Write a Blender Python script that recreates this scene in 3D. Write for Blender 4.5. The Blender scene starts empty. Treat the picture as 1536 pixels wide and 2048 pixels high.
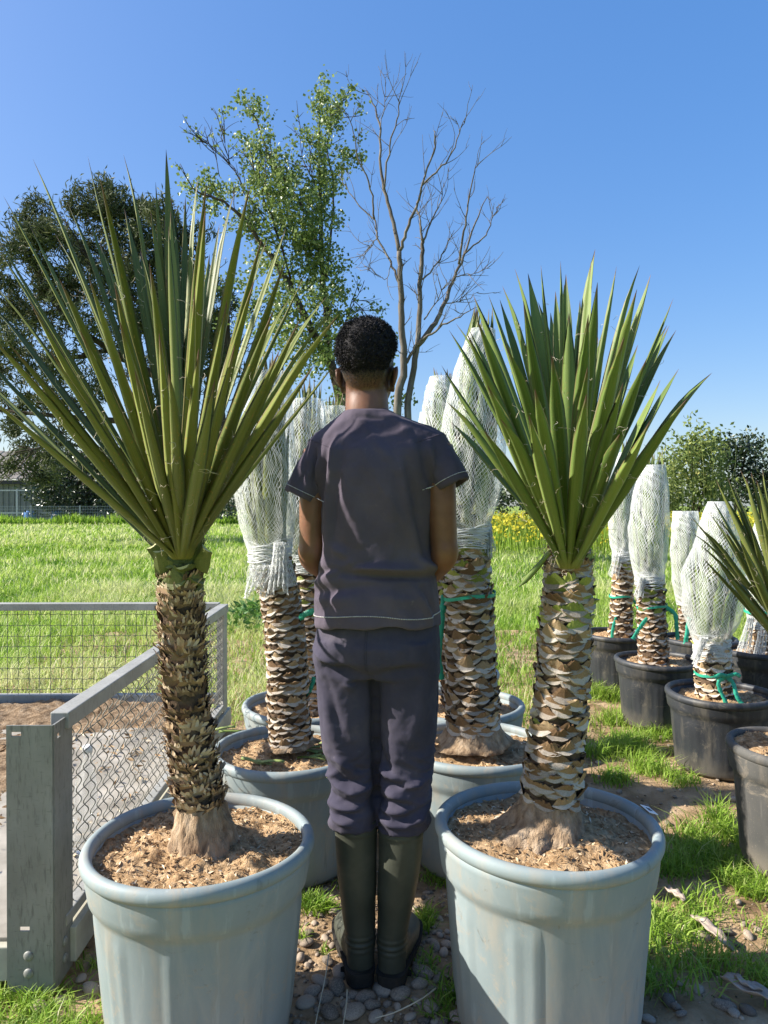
import bpy, math, random
import numpy as np
from mathutils import Vector, Matrix, Euler
from mathutils.bvhtree import BVHTree

# ------------------------------------------------------------------ camera, sky, sun, exposure
SC = bpy.context.scene
COL = SC.collection
F, H, HY = 1480.0, 1.276, 1012.0          # focal length in photo pixels, camera height, horizon row

def P(x, y, d):                            # a point seen at photo pixel (x, y), d metres ahead of the camera
    return Vector(((x - 768) / F * d, d, H - (y - HY) / F * d))

cam = bpy.data.cameras.new('camera')
cam.sensor_fit = 'VERTICAL'; cam.sensor_height = 36.0; cam.lens = 36.0 * F / 2048.0
cam.clip_start = 0.05; cam.clip_end = 3000
cam_o = bpy.data.objects.new('camera', cam); COL.objects.link(cam_o)
cam_o.location = (0, 0, H)
cam_o.rotation_euler = (math.radians(90) - math.atan(12 / F), 0, 0)
SC.camera = cam_o

SUN_EL, SUN_FWD = math.radians(34), math.radians(-1)      # sun on the left, level with the row of front pots
world = bpy.data.worlds.new('World'); SC.world = world; world.use_nodes = True
wn = world.node_tree; wn.nodes.clear()
sky = wn.nodes.new('ShaderNodeTexSky'); sky.sky_type = 'NISHITA'; sky.sun_disc = False
sky.sun_elevation = SUN_EL; sky.sun_rotation = math.radians(270) + SUN_FWD
sky.altitude = 0; sky.air_density = 1.0; sky.dust_density = 1.6; sky.ozone_density = 4.0
bg = wn.nodes.new('ShaderNodeBackground'); bg.inputs['Strength'].default_value = 0.13
wo = wn.nodes.new('ShaderNodeOutputWorld')
hs = wn.nodes.new('ShaderNodeHueSaturation'); hs.inputs['Saturation'].default_value = 1.85; hs.inputs['Hue'].default_value = .514; hs.inputs['Value'].default_value = 1.6
gm = wn.nodes.new('ShaderNodeGamma'); gm.inputs[1].default_value = .5      # the phone's tone curve, the same over the whole sky
wn.links.new(sky.outputs[0], gm.inputs[0]); wn.links.new(gm.outputs[0], hs.inputs['Color']); wn.links.new(hs.outputs[0], bg.inputs['Color']); wn.links.new(bg.outputs[0], wo.inputs['Surface'])

sl = bpy.data.lights.new('sun', 'SUN'); sl.energy = 5.0; sl.angle = math.radians(0.53); sl.color = (1.0, 0.95, 0.87)
sun = bpy.data.objects.new('sun', sl); COL.objects.link(sun)
sd = Vector((-math.cos(SUN_EL) * math.cos(SUN_FWD), math.cos(SUN_EL) * math.sin(SUN_FWD), math.sin(SUN_EL)))
sun.rotation_euler = sd.to_track_quat('Z', 'Y').to_euler(); sun.location = (-6, 2, 8)

vs = SC.view_settings
vs.view_transform = 'Standard'; vs.look = 'None'; vs.gamma = 1; vs.use_curve_mapping = False
vs.exposure = 1.12
SC.cycles.max_bounces = 8; SC.cycles.transparent_max_bounces = 24

# ------------------------------------------------------------------ helpers
R = random.Random(7)
NR = np.random.default_rng(11)

def hash3(ix, iy, iz, seed):
    v = np.sin(ix * 127.1 + iy * 311.7 + iz * 74.7 + seed * 53.3) * 43758.5453
    return v - np.floor(v)

def vnoise(p, seed=0):
    p = np.asarray(p, float); i = np.floor(p); f = p - i; f = f * f * (3 - 2 * f)
    r = 0
    for dx in (0, 1):
        for dy in (0, 1):
            for dz in (0, 1):
                w = (f[:, 0] if dx else 1 - f[:, 0]) * (f[:, 1] if dy else 1 - f[:, 1]) * (f[:, 2] if dz else 1 - f[:, 2])
                r = r + w * hash3(i[:, 0] + dx, i[:, 1] + dy, i[:, 2] + dz, seed)
    return r * 2 - 1

def fbm(p, octv=4, seed=0):
    p = np.asarray(p, float); a, s, r = 1.0, 1.0, 0
    for k in range(octv):
        r = r + a * vnoise(p * s, seed + k); a *= .5; s *= 2.03
    return r

def sstep(a, b, x):
    t = np.clip((x - a) / (b - a), 0, 1); return t * t * (3 - 2 * t)

def link(o, parent=None, loc=None):
    COL.objects.link(o)
    if parent is not None: o.parent = parent
    if loc is not None: o.location = loc
    return o

def mk_mesh(name, V, Fs, mats=(), smooth=True, midx=None, uv=None, attr=None):
    me = bpy.data.meshes.new(name)
    V = np.asarray(V, dtype=np.float32).reshape(-1, 3)
    if isinstance(Fs, np.ndarray):
        nf, k = Fs.shape
        me.vertices.add(len(V)); me.vertices.foreach_set('co', V.ravel())
        me.loops.add(nf * k); me.loops.foreach_set('vertex_index', Fs.astype(np.int32).ravel())
        me.polygons.add(nf); me.polygons.foreach_set('loop_start', np.arange(0, nf * k, k, dtype=np.int32))
        me.update(calc_edges=True)
    else:
        me.from_pydata(V.tolist(), [], Fs)
    for m in mats: me.materials.append(m)
    n = len(me.polygons)
    me.polygons.foreach_set('use_smooth', np.full(n, bool(smooth)))
    if midx is not None: me.polygons.foreach_set('material_index', np.asarray(midx, dtype=np.int32))
    if uv is not None:
        lay = me.uv_layers.new(name='UVMap')
        li = np.empty(len(me.loops), dtype=np.int32); me.loops.foreach_get('vertex_index', li)
        lay.data.foreach_set('uv', np.asarray(uv, dtype=np.float32)[li].ravel())
    if attr is not None:
        for an, av in attr.items():
            a = me.attributes.new(an, 'FLOAT', 'POINT'); a.data.foreach_set('value', np.asarray(av, dtype=np.float32))
    me.update()
    return me

def mk(name, V, Fs, mats=(), parent=None, smooth=True, **kw):
    if not isinstance(mats, (list, tuple)): mats = [mats]
    return link(bpy.data.objects.new(name, mk_mesh(name, V, Fs, mats, smooth, **kw)), parent)

def tag(o, label=None, cat=None, group=None, kind=None):
    if label: o['label'] = label
    if cat: o['category'] = cat
    if group: o['group'] = group
    if kind: o['kind'] = kind
    return o

def thing(name, label, cat, loc=(0, 0, 0), group=None):
    o = bpy.data.objects.new(name, None); o.empty_display_size = .1
    link(o, None, loc); return tag(o, label, cat, group)

class G:                                    # collects shapes for ONE mesh
    def __init__(s): s.V = []; s.F = []; s.mi = []; s.n = 0; s.A = []
    def add(s, V, Fs, mi=0, a=0.0):
        V = np.asarray(V, float).reshape(-1, 3)
        s.V.append(V)
        for f in Fs: s.F.append(tuple(int(i) + s.n for i in f)); s.mi.append(mi)
        s.A.append(np.full(len(V), a) if np.isscalar(a) else np.asarray(a)); s.n += len(V)
        return s
    def box(s, c, sz, rot=None, mi=0, a=0.0):
        V, Fs = box(sz)
        if rot is not None: V = V @ np.array(rot.to_3x3() if hasattr(rot, 'to_3x3') else rot).T
        return s.add(V + np.asarray(c), Fs, mi, a)
    def obj(s, name, mats, parent=None, smooth=True, loc=None):
        o = mk(name, np.concatenate(s.V), s.F, mats, parent, smooth, midx=s.mi, attr={'rnd': np.concatenate(s.A)})
        if loc is not None: o.location = loc
        return o

def box(sz):
    x, y, z = [v / 2 for v in sz]
    V = np.array([(-x, -y, -z), (x, -y, -z), (x, y, -z), (-x, y, -z), (-x, -y, z), (x, -y, z), (x, y, z), (-x, y, z)])
    return V, [(0, 3, 2, 1), (4, 5, 6, 7), (0, 1, 5, 4), (1, 2, 6, 5), (2, 3, 7, 6), (3, 0, 4, 7)]

def frames(pts):
    pts = np.asarray(pts, float); T = np.gradient(pts, axis=0); T /= np.linalg.norm(T, axis=1)[:, None] + 1e-12
    ref = np.array([0, 1., 0]) if abs(T[0][1]) < .9 else np.array([1., 0, 0])
    u = np.cross(ref, T[0]); u /= np.linalg.norm(u); U = [u]
    for i in range(1, len(pts)):
        u = U[-1] - T[i] * np.dot(U[-1], T[i]); u /= np.linalg.norm(u) + 1e-12; U.append(u)
    U = np.array(U); W = np.cross(T, U)
    return pts, T, U, W

def tube(pts, rad, seg=8, flat=None, cap=True, jit=0):
    pts, T, U, W = frames(pts); n = len(pts)
    rad = np.full(n, rad) if np.isscalar(rad) else np.asarray(rad, float)
    th = np.linspace(0, 2 * np.pi, seg, endpoint=False)
    fl = (1.0, 1.0) if flat is None else flat
    rr = rad[:, None] * (1 + (NR.normal(0, jit, (n, seg)) if jit else 0))
    V = pts[:, None] + U[:, None] * (np.cos(th)[None, :] * rr * fl[0])[..., None] + W[:, None] * (np.sin(th)[None, :] * rr * fl[1])[..., None]
    Fs = []
    for i in range(n - 1):
        for j in range(seg):
            a, b = i * seg + j, i * seg + (j + 1) % seg
            Fs.append((a, b, b + seg, a + seg))
    if cap:
        Fs.append(tuple(range(seg - 1, -1, -1))); Fs.append(tuple((n - 1) * seg + j for j in range(seg)))
    return V.reshape(-1, 3), Fs

def loft(rings, cap=True):
    k = len(rings[0]); V = np.concatenate(rings); Fs = []
    for i in range(len(rings) - 1):
        for j in range(k):
            a, b = i * k + j, i * k + (j + 1) % k
            Fs.append((a, b, b + k, a + k))
    if cap:
        Fs.append(tuple(range(k - 1, -1, -1))); Fs.append(tuple((len(rings) - 1) * k + j for j in range(k)))
    return V, Fs

def ellipsoid(c, r, nu=24, nv=16, rot=None):
    V = []; Fs = []
    for i in range(nv + 1):
        ph = -np.pi / 2 + np.pi * i / nv
        ph = np.clip(ph, -np.pi / 2 + .02, np.pi / 2 - .02)
        for j in range(nu):
            t = 2 * np.pi * j / nu
            V.append((np.cos(ph) * np.cos(t) * r[0], np.cos(ph) * np.sin(t) * r[1], np.sin(ph) * r[2]))
    V = np.array(V)
    if rot is not None: V = V @ np.array(Euler(rot).to_matrix()).T
    for i in range(nv):
        for j in range(nu):
            a, b = i * nu + j, i * nu + (j + 1) % nu
            Fs.append((a, b, b + nu, a + nu))
    Fs.append(tuple(range(nu - 1, -1, -1))); Fs.append(tuple(nv * nu + j for j in range(nu)))
    return V + np.asarray(c), Fs

def catmull(pts, n):
    pts = np.asarray(pts, float); m = len(pts)
    if m < 3: t = np.linspace(0, 1, n)[:, None]; return pts[0] * (1 - t) + pts[-1] * t
    Pp = np.vstack([2 * pts[0] - pts[1], pts, 2 * pts[-1] - pts[-2]]); out = []
    for s in np.linspace(0, m - 1 - 1e-6, n):
        i = int(s); t = s - i; a, b, c, d = Pp[i:i + 4]
        out.append(.5 * ((2 * b) + (-a + c) * t + (2 * a - 5 * b + 4 * c - d) * t * t + (-a + 3 * b - 3 * c + d) * t ** 3))
    return np.array(out)

def remesh(shapes, voxel, smooth=6, fac=.5):
    g = G()
    for V, Fs in shapes: g.add(V, Fs)
    o = g.obj('tmp', [], None)
    m = o.modifiers.new('r', 'REMESH'); m.mode = 'VOXEL'; m.voxel_size = voxel; m.adaptivity = 0
    if smooth:
        s = o.modifiers.new('s', 'SMOOTH'); s.iterations = smooth; s.factor = fac
    dg = bpy.context.evaluated_depsgraph_get(); ev = o.evaluated_get(dg)
    me = bpy.data.meshes.new_from_object(ev)
    nv = len(me.vertices); V = np.empty(nv * 3, dtype=np.float32); me.vertices.foreach_get('co', V)
    N = np.empty(nv * 3, dtype=np.float32); me.vertices.foreach_get('normal', N)
    Fs = [tuple(p.vertices) for p in me.polygons]
    om = o.data; bpy.data.objects.remove(o); bpy.data.meshes.remove(me); bpy.data.meshes.remove(om)
    return V.reshape(-1, 3).astype(float), N.reshape(-1, 3).astype(float), Fs

def bvh_of(V, Fs): return BVHTree.FromPolygons([tuple(v) for v in V], Fs)

def surf_line(bvh, c, dirs, off=.001, inward=False):
    out = []
    for ci, d in zip(c, dirs):
        d = Vector(d).normalized()
        hit = bvh.ray_cast(Vector(ci) + d * .5, -d)
        if hit[0] is not None: out.append(np.array(hit[0] + d * off))
    return np.array(out)

# ------------------------------------------------------------------ materials
def nodes(name):
    m = bpy.data.materials.new(name); m.use_nodes = True; nt = m.node_tree; nt.nodes.clear()
    out = nt.nodes.new('ShaderNodeOutputMaterial'); b = nt.nodes.new('ShaderNodeBsdfPrincipled')
    nt.links.new(b.outputs[0], out.inputs['Surface'])
    return m, nt, b, out

def ramp(nt, fac, stops):
    r = nt.nodes.new('ShaderNodeValToRGB'); e = r.color_ramp.elements
    while len(e) < len(stops): e.new(.5)
    for el, (p, c) in zip(e, stops): el.position = p; el.color = (*c, 1)
    nt.links.new(fac, r.inputs[0]); return r.outputs[0]

def coords(nt, kind='Object', scale=(1, 1, 1)):
    tc = nt.nodes.new('ShaderNodeTexCoord'); mp = nt.nodes.new('ShaderNodeMapping'); mp.inputs['Scale'].default_value = scale
    nt.links.new(tc.outputs[kind], mp.inputs[0]); return mp.outputs[0]

def noise_n(nt, vec, scale, detail=6, rough=.55, dist=0):
    n = nt.nodes.new('ShaderNodeTexNoise'); n.inputs['Scale'].default_value = scale; n.inputs['Detail'].default_value = detail
    n.inputs['Roughness'].default_value = rough; n.inputs['Distortion'].default_value = dist
    nt.links.new(vec, n.inputs['Vector']); return n.outputs['Fac']

def mixc(nt, fac, a, b, mode='MIX'):
    m = nt.nodes.new('ShaderNodeMix'); m.data_type = 'RGBA'; m.blend_type = mode
    for s, v in ((0, fac), (6, a), (7, b)):
        if isinstance(v, (int, float)): m.inputs[s].default_value = v
        elif isinstance(v, tuple): m.inputs[s].default_value = (*v, 1)
        else: nt.links.new(v, m.inputs[s])
    return m.outputs[2]

def mathn(nt, op, a, b=0.0, clamp=False):
    m = nt.nodes.new('ShaderNodeMath'); m.operation = op; m.use_clamp = clamp
    for s, v in ((0, a), (1, b)):
        if isinstance(v, (int, float)): m.inputs[s].default_value = v
        else: nt.links.new(v, m.inputs[s])
    return m.outputs[0]

def attr_n(nt, name):
    a = nt.nodes.new('ShaderNodeAttribute'); a.attribute_name = name; return a.outputs['Fac']

def bump_n(nt, b, h, strength=.3, dist=.01):
    bp = nt.nodes.new('ShaderNodeBump'); bp.inputs['Strength'].default_value = strength; bp.inputs['Distance'].default_value = dist
    nt.links.new(h, bp.inputs['Height']); nt.links.new(bp.outputs[0], b.inputs['Normal'])

def translucent(nt, b, out, col, w):
    t = nt.nodes.new('ShaderNodeBsdfTranslucent'); mx = nt.nodes.new('ShaderNodeMixShader'); mx.inputs[0].default_value = w
    if isinstance(col, tuple): t.inputs[0].default_value = (*col, 1)
    else: nt.links.new(col, t.inputs[0])
    nt.links.new(b.outputs[0], mx.inputs[1]); nt.links.new(t.outputs[0], mx.inputs[2]); nt.links.new(mx.outputs[0], out.inputs['Surface'])

def M(name, stops, scale=20, detail=6, rough=.7, spec=.3, bump=0, bdist=.01, bscale=None, stretch=(1, 1, 1), trans=0, kind='Object', rand=0.0, metal=0):
    """noise-coloured procedural surface; stops = [(pos, colour), ...]"""
    m, nt, b, out = nodes(name)
    v = coords(nt, kind, stretch)
    n = noise_n(nt, v, scale, detail)
    if rand:
        oi = nt.nodes.new('ShaderNodeObjectInfo')
        n2 = mathn(nt, 'ADD', n, mathn(nt, 'MULTIPLY', mathn(nt, 'SUBTRACT', oi.outputs['Random'], .5), rand)); n = n2
    c = ramp(nt, n, stops) if len(stops) > 1 else None
    if c is None: b.inputs['Base Color'].default_value = (*stops[0][1], 1); c = stops[0][1]
    else: nt.links.new(c, b.inputs['Base Color'])
    b.inputs['Roughness'].default_value = rough; b.inputs['Specular IOR Level'].default_value = spec; b.inputs['Metallic'].default_value = metal
    if bump:
        h = noise_n(nt, v, bscale or scale * 2, 8, .65); bump_n(nt, b, h, bump, bdist)
    if trans: translucent(nt, b, out, c, trans)
    return m

def M_attr(name, stops, rough=.6, spec=.25, trans=.35, nscale=None):
    """colour by the per-piece attribute rnd (foliage, chips, fibres)"""
    m, nt, b, out = nodes(name)
    a = attr_n(nt, 'rnd')
    if nscale:
        n = noise_n(nt, coords(nt), nscale, 3); a = mathn(nt, 'ADD', a, mathn(nt, 'MULTIPLY', mathn(nt, 'SUBTRACT', n, .5), .9))
    c = ramp(nt, a, stops); nt.links.new(c, b.inputs['Base Color'])
    b.inputs['Roughness'].default_value = rough; b.inputs['Specular IOR Level'].default_value = spec
    if trans: translucent(nt, b, out, c, trans)
    return m

def cards(C, size, aspect=.5, up=0.0, rng=NR, fold=.25, dirs=None):
    """leaf-shaped quads (bent kites) at centres C"""
    n = len(C); size = np.broadcast_to(size, (n,))
    d = rng.normal(size=(n, 3)) if dirs is None else dirs + rng.normal(0, .35, (n, 3))
    d[:, 2] += up; d /= np.linalg.norm(d, axis=1)[:, None]
    s = np.cross(d, rng.normal(size=(n, 3))); s /= np.linalg.norm(s, axis=1)[:, None]; nn = np.cross(d, s)
    a = C - d * size[:, None] * .5; e = C + d * size[:, None] * .5
    m1 = C + s * (size * aspect * .5)[:, None] + nn * (size * fold * .3)[:, None]
    m2 = C - s * (size * aspect * .5)[:, None] + nn * (size * fold * .3)[:, None]
    V = np.stack([a, m1, e, m2], 1).reshape(-1, 3)
    i = np.arange(n)[:, None] * 4
    Fs = np.concatenate([i + np.array([[0, 1, 2]]), i + np.array([[0, 2, 3]])], 0)
    return V, Fs

def rep(a, k): return np.repeat(a, k)
# ------------------------------------------------------------------ ground
mt_dirt = M('dirt', [(.25, (.13, .08, .045)), (.45, (.30, .20, .11)), (.62, (.44, .31, .19)), (.8, (.52, .40, .27))], 7, 10, .95, .1, .7, .02, 60)
mt_field = M('field_soil', [(.3, (.10, .15, .03)), (.5, (.20, .28, .05)), (.7, (.30, .31, .11))], 1.2, 8, .95, .1, .5, .05, 8)

def gz(xy):
    xy = np.asarray(xy, float).reshape(-1, 2)
    p = np.c_[xy, np.zeros(len(xy))]
    return .020 * fbm(p * 2.2, 4, 3) + .012 * np.abs(fbm(p * 9, 3, 9)) - .018

S = 1500
far = mk('field', [(-S, -40, -.05), (S, -40, -.05), (S, 2 * S, -.05), (-S, 2 * S, -.05)], [(0, 1, 2, 3)], mt_field)
tag(far, 'green grass field reaching back to the trees', kind='structure')

nx, ny = 250, 260
gx = np.linspace(-3.2, 3.6, nx); gy = np.linspace(.7, 8.0, ny)
X, Y = np.meshgrid(gx, gy, indexing='ij')
xy = np.c_[X.ravel(), Y.ravel()]
Z = gz(xy); edge = np.minimum.reduce([xy[:, 0] + 3.2, 3.6 - xy[:, 0], xy[:, 1] - .7, 8 - xy[:, 1]])
Z = Z - .05 * (1 - sstep(0, .5, edge))
idx = np.arange(nx * ny).reshape(nx, ny)
Fq = np.stack([idx[:-1, :-1], idx[1:, :-1], idx[1:, 1:], idx[:-1, 1:]], -1).reshape(-1, 4)
ground = tag(mk('dirt_ground', np.c_[xy, Z], Fq, mt_dirt), 'bare tan soil with stones around the pots', kind='structure')

# cobbles and pebbles bedded in the soil
mt_stone = M('river_stone', [(.3, (.13, .105, .08)), (.5, (.25, .195, .145)), (.7, (.38, .30, .225))], 9, 8, .75, .3, .25, .004, 60, rand=.55)
stone_meshes = []
for k in range(7):
    V, Fs = ellipsoid((0, 0, 0), (1, R.uniform(.68, .9), R.uniform(.5, .7)), 12, 8)
    n = fbm(V * 1.1 + k * 7, 2, k); V = V * (1 + .16 * n)[:, None]
    stone_meshes.append(mk_mesh('cobble', V, Fs, [mt_stone]))

def stone(x, y, r, yaw=None, sink=.6, nm='cobble'):
    o = link(bpy.data.objects.new(nm, R.choice(stone_meshes)), ground)
    o.scale = (r, r, r * R.uniform(.8, 1.0)); o.rotation_euler = (R.uniform(-.2, .2), R.uniform(-.2, .2), R.uniform(0, 6.28) if yaw is None else yaw)
    o.location = (x, y, float(gz([(x, y)])[0]) + r * .6 * (1 - sink))
def gp(x, y):
    d = H * F / (y - HY); return ((x - 768) / F * d, d)
for px, py, r in [(732, 1992, .030), (766, 1978, .036), (800, 1988, .034), (846, 1946, .037), (838, 1970, .026), (713, 1962, .028), (706, 1988, .022),
                  (659, 2030, .032), (707, 2026, .038), (744, 2010, .025), (774, 2006, .014), (795, 2012, .014), (752, 2032, .023), (780, 2030, .016),
                  (918, 2032, .028), (862, 2012, .026), (672, 1975, .034), (640, 1960, .030), (625, 1985, .03), (610, 2010, .03), (650, 1998, .028),
                  (690, 2010, .02), (832, 2000, .014), (820, 2030, .018), (848, 2038, .017), (885, 2040, .02), (680, 1940, .03), (655, 1925, .022),
                  (610, 1890, .025), (628, 1852, .014), (618, 1872, .018), (668, 1830, .022), (640, 1836, .015), (625, 1828, .014), (650, 1880, .016), (665, 1895, .017),
                  (870, 1895, .024), (893, 1890, .022), (888, 1906, .02), (862, 1880, .016), (880, 1868, .015), (895, 1862, .013), (850, 1862, .012), (600, 1915, .02),
                  (875, 1955, .018), (900, 1975, .018), (865, 1975, .014), (700, 1915, .017), (835, 1925, .016), (160, 1965, .02), (180, 1990, .03), (75, 2030, .03), (120, 2010, .02),
                  (1478, 1712, .03), (1300, 1888, .022), (1330, 1892, .018), (1355, 1885, .016), (1380, 1898, .02), (1405, 1870, .03), (1340, 1866, .02), (1460, 1860, .02), (1500, 1872, .022), (1520, 1860, .016),
                  (1490, 1845, .014), (1310, 1860, .02), (1290, 1905, .02), (1230, 1603, .05), (1510, 1600, .03), (1470, 1600, .025), (1290, 1720, .02), (1350, 1700, .02),
                  (1450, 2020, .03), (1500, 2035, .025), (1400, 1985, .02), (1340, 2000, .025), (1300, 2030, .02)]:
    x, y = gp(px, py); stone(x, y, r * .95)
for k in range(120):
    x, y = R.uniform(-.25, .2), R.uniform(1.75, 2.5)
    stone(x, y, R.uniform(.005, .014), nm='pebble')
for k in range(110):
    x, y = R.uniform(.65, 1.8), R.uniform(1.75, 4.2)
    stone(x, y, R.uniform(.006, .02), nm='pebble')

# fine gravel between the cobbles, too many to count
sv, sf = ellipsoid((0, 0, 0), (1, .8, .6), 6, 4); sf = [f for f in sf]
Vs, Fs, As = [], [], []; cnt = 0
tri = np.array([t for f in sf for t in [(f[0], f[i], f[i + 1]) for i in range(1, len(f) - 1)]])
for lo_x, hi_x, lo_y, hi_y, n in ((-.30, .25, 1.6, 2.6, 1100), (.6, 2.0, 1.5, 4.6, 1400), (-.9, -.65, 1.5, 2.9, 200), (-.6, .6, 2.4, 4.4, 400)):
    x = NR.uniform(lo_x, hi_x, n); y = NR.uniform(lo_y, hi_y, n); z = gz(np.c_[x, y]); r = NR.uniform(.002, .0085, n) ; a = NR.uniform(0, 6.28, n)
    c, s_ = np.cos(a), np.sin(a); V = sv[None] * r[:, None, None] * (1 + NR.normal(0, .12, (n, len(sv), 1)))
    V = np.stack([V[..., 0] * c[:, None] - V[..., 1] * s_[:, None] + x[:, None], V[..., 0] * s_[:, None] + V[..., 1] * c[:, None] + y[:, None], V[..., 2] + z[:, None] + .001], -1)
    Vs.append(V.reshape(-1, 3)); Fs.append((tri[None] + (np.arange(n) * len(sv))[:, None, None]).reshape(-1, 3) + cnt); cnt += n * len(sv); As.append(rep(NR.uniform(0, 1, n), len(sv)))
mt_grav = M_attr('gravel', [(0, (.10, .075, .05)), (.5, (.30, .215, .14)), (1, (.48, .38, .28))], .9, .1, 0)
tag(mk('gravel', np.concatenate(Vs), np.concatenate(Fs), mt_grav, attr={'rnd': np.concatenate(As)}), 'fine tan gravel and clods over the bare soil', 'gravel', kind='stuff')

# ------------------------------------------------------------------ grass
def blades(xy, z, h, w, lean, rnd):
    n = len(xy); a = NR.uniform(0, 2 * np.pi, n); s = np.c_[np.cos(a), np.sin(a), np.zeros(n)]
    b = a + np.pi / 2 + NR.normal(0, .5, n); l = np.c_[np.cos(b), np.sin(b), np.zeros(n)]
    base = np.c_[xy, z]; up = np.array([0, 0, 1.])
    mid = base + up * (h * .55)[:, None] + l * (h * lean * .3)[:, None]
    tip = base + up * (h * (1 - .25 * lean))[:, None] + l * (h * lean)[:, None]
    W = s * (w * .5)[:, None]
    V = np.stack([base - W, base + W, mid - W * .8, mid + W * .8, tip], 1).reshape(-1, 3)
    i = np.arange(n)[:, None] * 5
    Fs = np.concatenate([i + np.array([[0, 1, 3]]), i + np.array([[0, 3, 2]]), i + np.array([[2, 3, 4]])], 0)
    return V, Fs, rep(rnd, 5)

mt_grass = M_attr('grass', [(0, (.085, .19, .020)), (.35, (.23, .38, .035)), (.65, (.36, .49, .085)), (.85, (.48, .54, .18)), (1, (.70, .65, .42))], .55, .3, .45)

def grass(name, label, parts):
    Vs, Fs, As, n = [], [], [], 0
    for V, f, a in parts: Vs.append(V); Fs.append(f + n); As.append(a); n += len(V)
    o = mk(name, np.concatenate(Vs), np.concatenate(Fs), mt_grass, None, True, attr={'rnd': np.concatenate(As)})
    return tag(o, label, 'grass', kind='stuff')

def patch(n, ymin, ymax, hfun, wfun, xl=-.74, xr=.74, keep=None, base=-.05, pw=1.0):
    u = NR.uniform(0, 1, n); y = 1 / (1 / ymin + u * (1 / ymax - 1 / ymin)) if pw == 1 else ymin * (ymax / ymin) ** u
    x = NR.uniform(xl, xr, n) * y
    xy = np.c_[x, y]
    if keep is not None: k = NR.uniform(0, 1, n) < keep(xy); xy = xy[k]
    n = len(xy); p = np.c_[xy, np.zeros(n)]
    big = fbm(p * .55, 3, 21); med = fbm(p * 2.3, 3, 25)
    h = hfun(xy[:, 1]) * (1 + .35 * med + .25 * big) * NR.uniform(.55, 1.3, n)
    rnd = np.clip(.5 + .32 * big + .27 * med + NR.normal(0, .16, n), 0, .9)
    dry = NR.uniform(0, 1, n) < .06 + .24 * np.clip(fbm(p * .4, 2, 55), 0, 1)
    rnd[dry] = NR.uniform(.85, 1, dry.sum()); h[dry] *= 1.25
    z = np.where(xy[:, 1] < 7.6, gz(xy) - .012, -.05) if base is None else np.full(n, base)
    return blades(xy, z, h, wfun(xy[:, 1]) * NR.uniform(.6, 1.3, n), NR.uniform(.2, 1.0, n), rnd)

def keep_field(xy):
    x, y = xy[:, 0], xy[:, 1]
    k = np.ones(len(xy))
    k[(x < -.83) & (y < 4.22)] = 0                                  # under the steel crate
    k[(x > -.85) & (x < .75) & (y < 4.5)] *= .10                    # trodden soil between the pots
    r = (x >= .75) & (y < 4.8)
    k[r] *= np.where(fbm(np.c_[xy[r] * 1.9, np.zeros(r.sum())], 3, 77) > -.02, .75, .08)
    return k
grass('field_grass', 'tall bright green meadow grass with pale seed heads behind the pots', [
    patch(78000, 4.2, 11, lambda y: .08 + .009 * y, lambda y: .0032 + .0007 * y, keep=keep_field, pw=0),
    patch(92000, 9, 26, lambda y: .15 + 0 * y, lambda y: .005 + .0010 * y, base=-.05, pw=0),
    patch(60000, 22, 54, lambda y: .19 + 0 * y, lambda y: .012 + .0012 * y, base=-.05, pw=0)])

# low tufts between and beside the pots
def tuft(cx, cy, r, n, h, w=.0045, tone=.35):
    a = NR.uniform(0, 6.28, n); q = r * np.sqrt(NR.uniform(0, 1, n)) * NR.uniform(.5, 1.2, n)
    xy = np.c_[cx + np.cos(a) * q, cy + np.sin(a) * q]
    return blades(xy, gz(xy) - .008, h * NR.uniform(.45, 1.25, n), w * NR.uniform(.6, 1.4, n), NR.uniform(.3, 1.3, n), np.clip(NR.normal(tone, .18, n), 0, 1))
tf = []
for px, py, r, n, h in [(630, 1818, .055, 260, .055), (612, 1805, .04, 120, .05), (655, 1822, .03, 90, .04), (850, 1845, .03, 90, .06), (842, 1858, .03, 80, .05),
                        (860, 1830, .03, 60, .05), (850, 1935, .06, 90, .05), (905, 1990, .05, 90, .06), (880, 2020, .05, 70, .06), (870, 1760, .06, 120, .05), (845, 1720, .06, 120, .05),
                        (650, 1905, .02, 25, .03), (600, 1880, .03, 40, .05), (700, 1770, .06, 100, .04)]:
    x, y = gp(px, py); tf.append(tuft(x, y, r, n, h))
for k in range(60):                                                   # grass at the front of the crate
    x, y = R.uniform(-1.2, -.68), R.uniform(1.58, 1.93); tf.append(tuft(x, y, .06, 42, .062, .004, .45))
for k in range(10):
    x, y = R.uniform(-.85, -.70), R.uniform(1.9, 2.6); tf.append(tuft(x, y, .05, 20, .05, .004, .4))
for k in range(300):                                                  # right-hand strips between the pots
    x, y = R.uniform(.62, 2.0), R.uniform(1.6, 4.6)
    v = float(fbm(np.array([[x * 1.6, y * 1.9, 2.0]]), 3, 70)[0])
    if v < -.2: continue
    tf.append(tuft(x, y, R.uniform(.06, .13), 110, R.uniform(.06, .11), .0045, .42 + .1 * R.random()))
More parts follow.
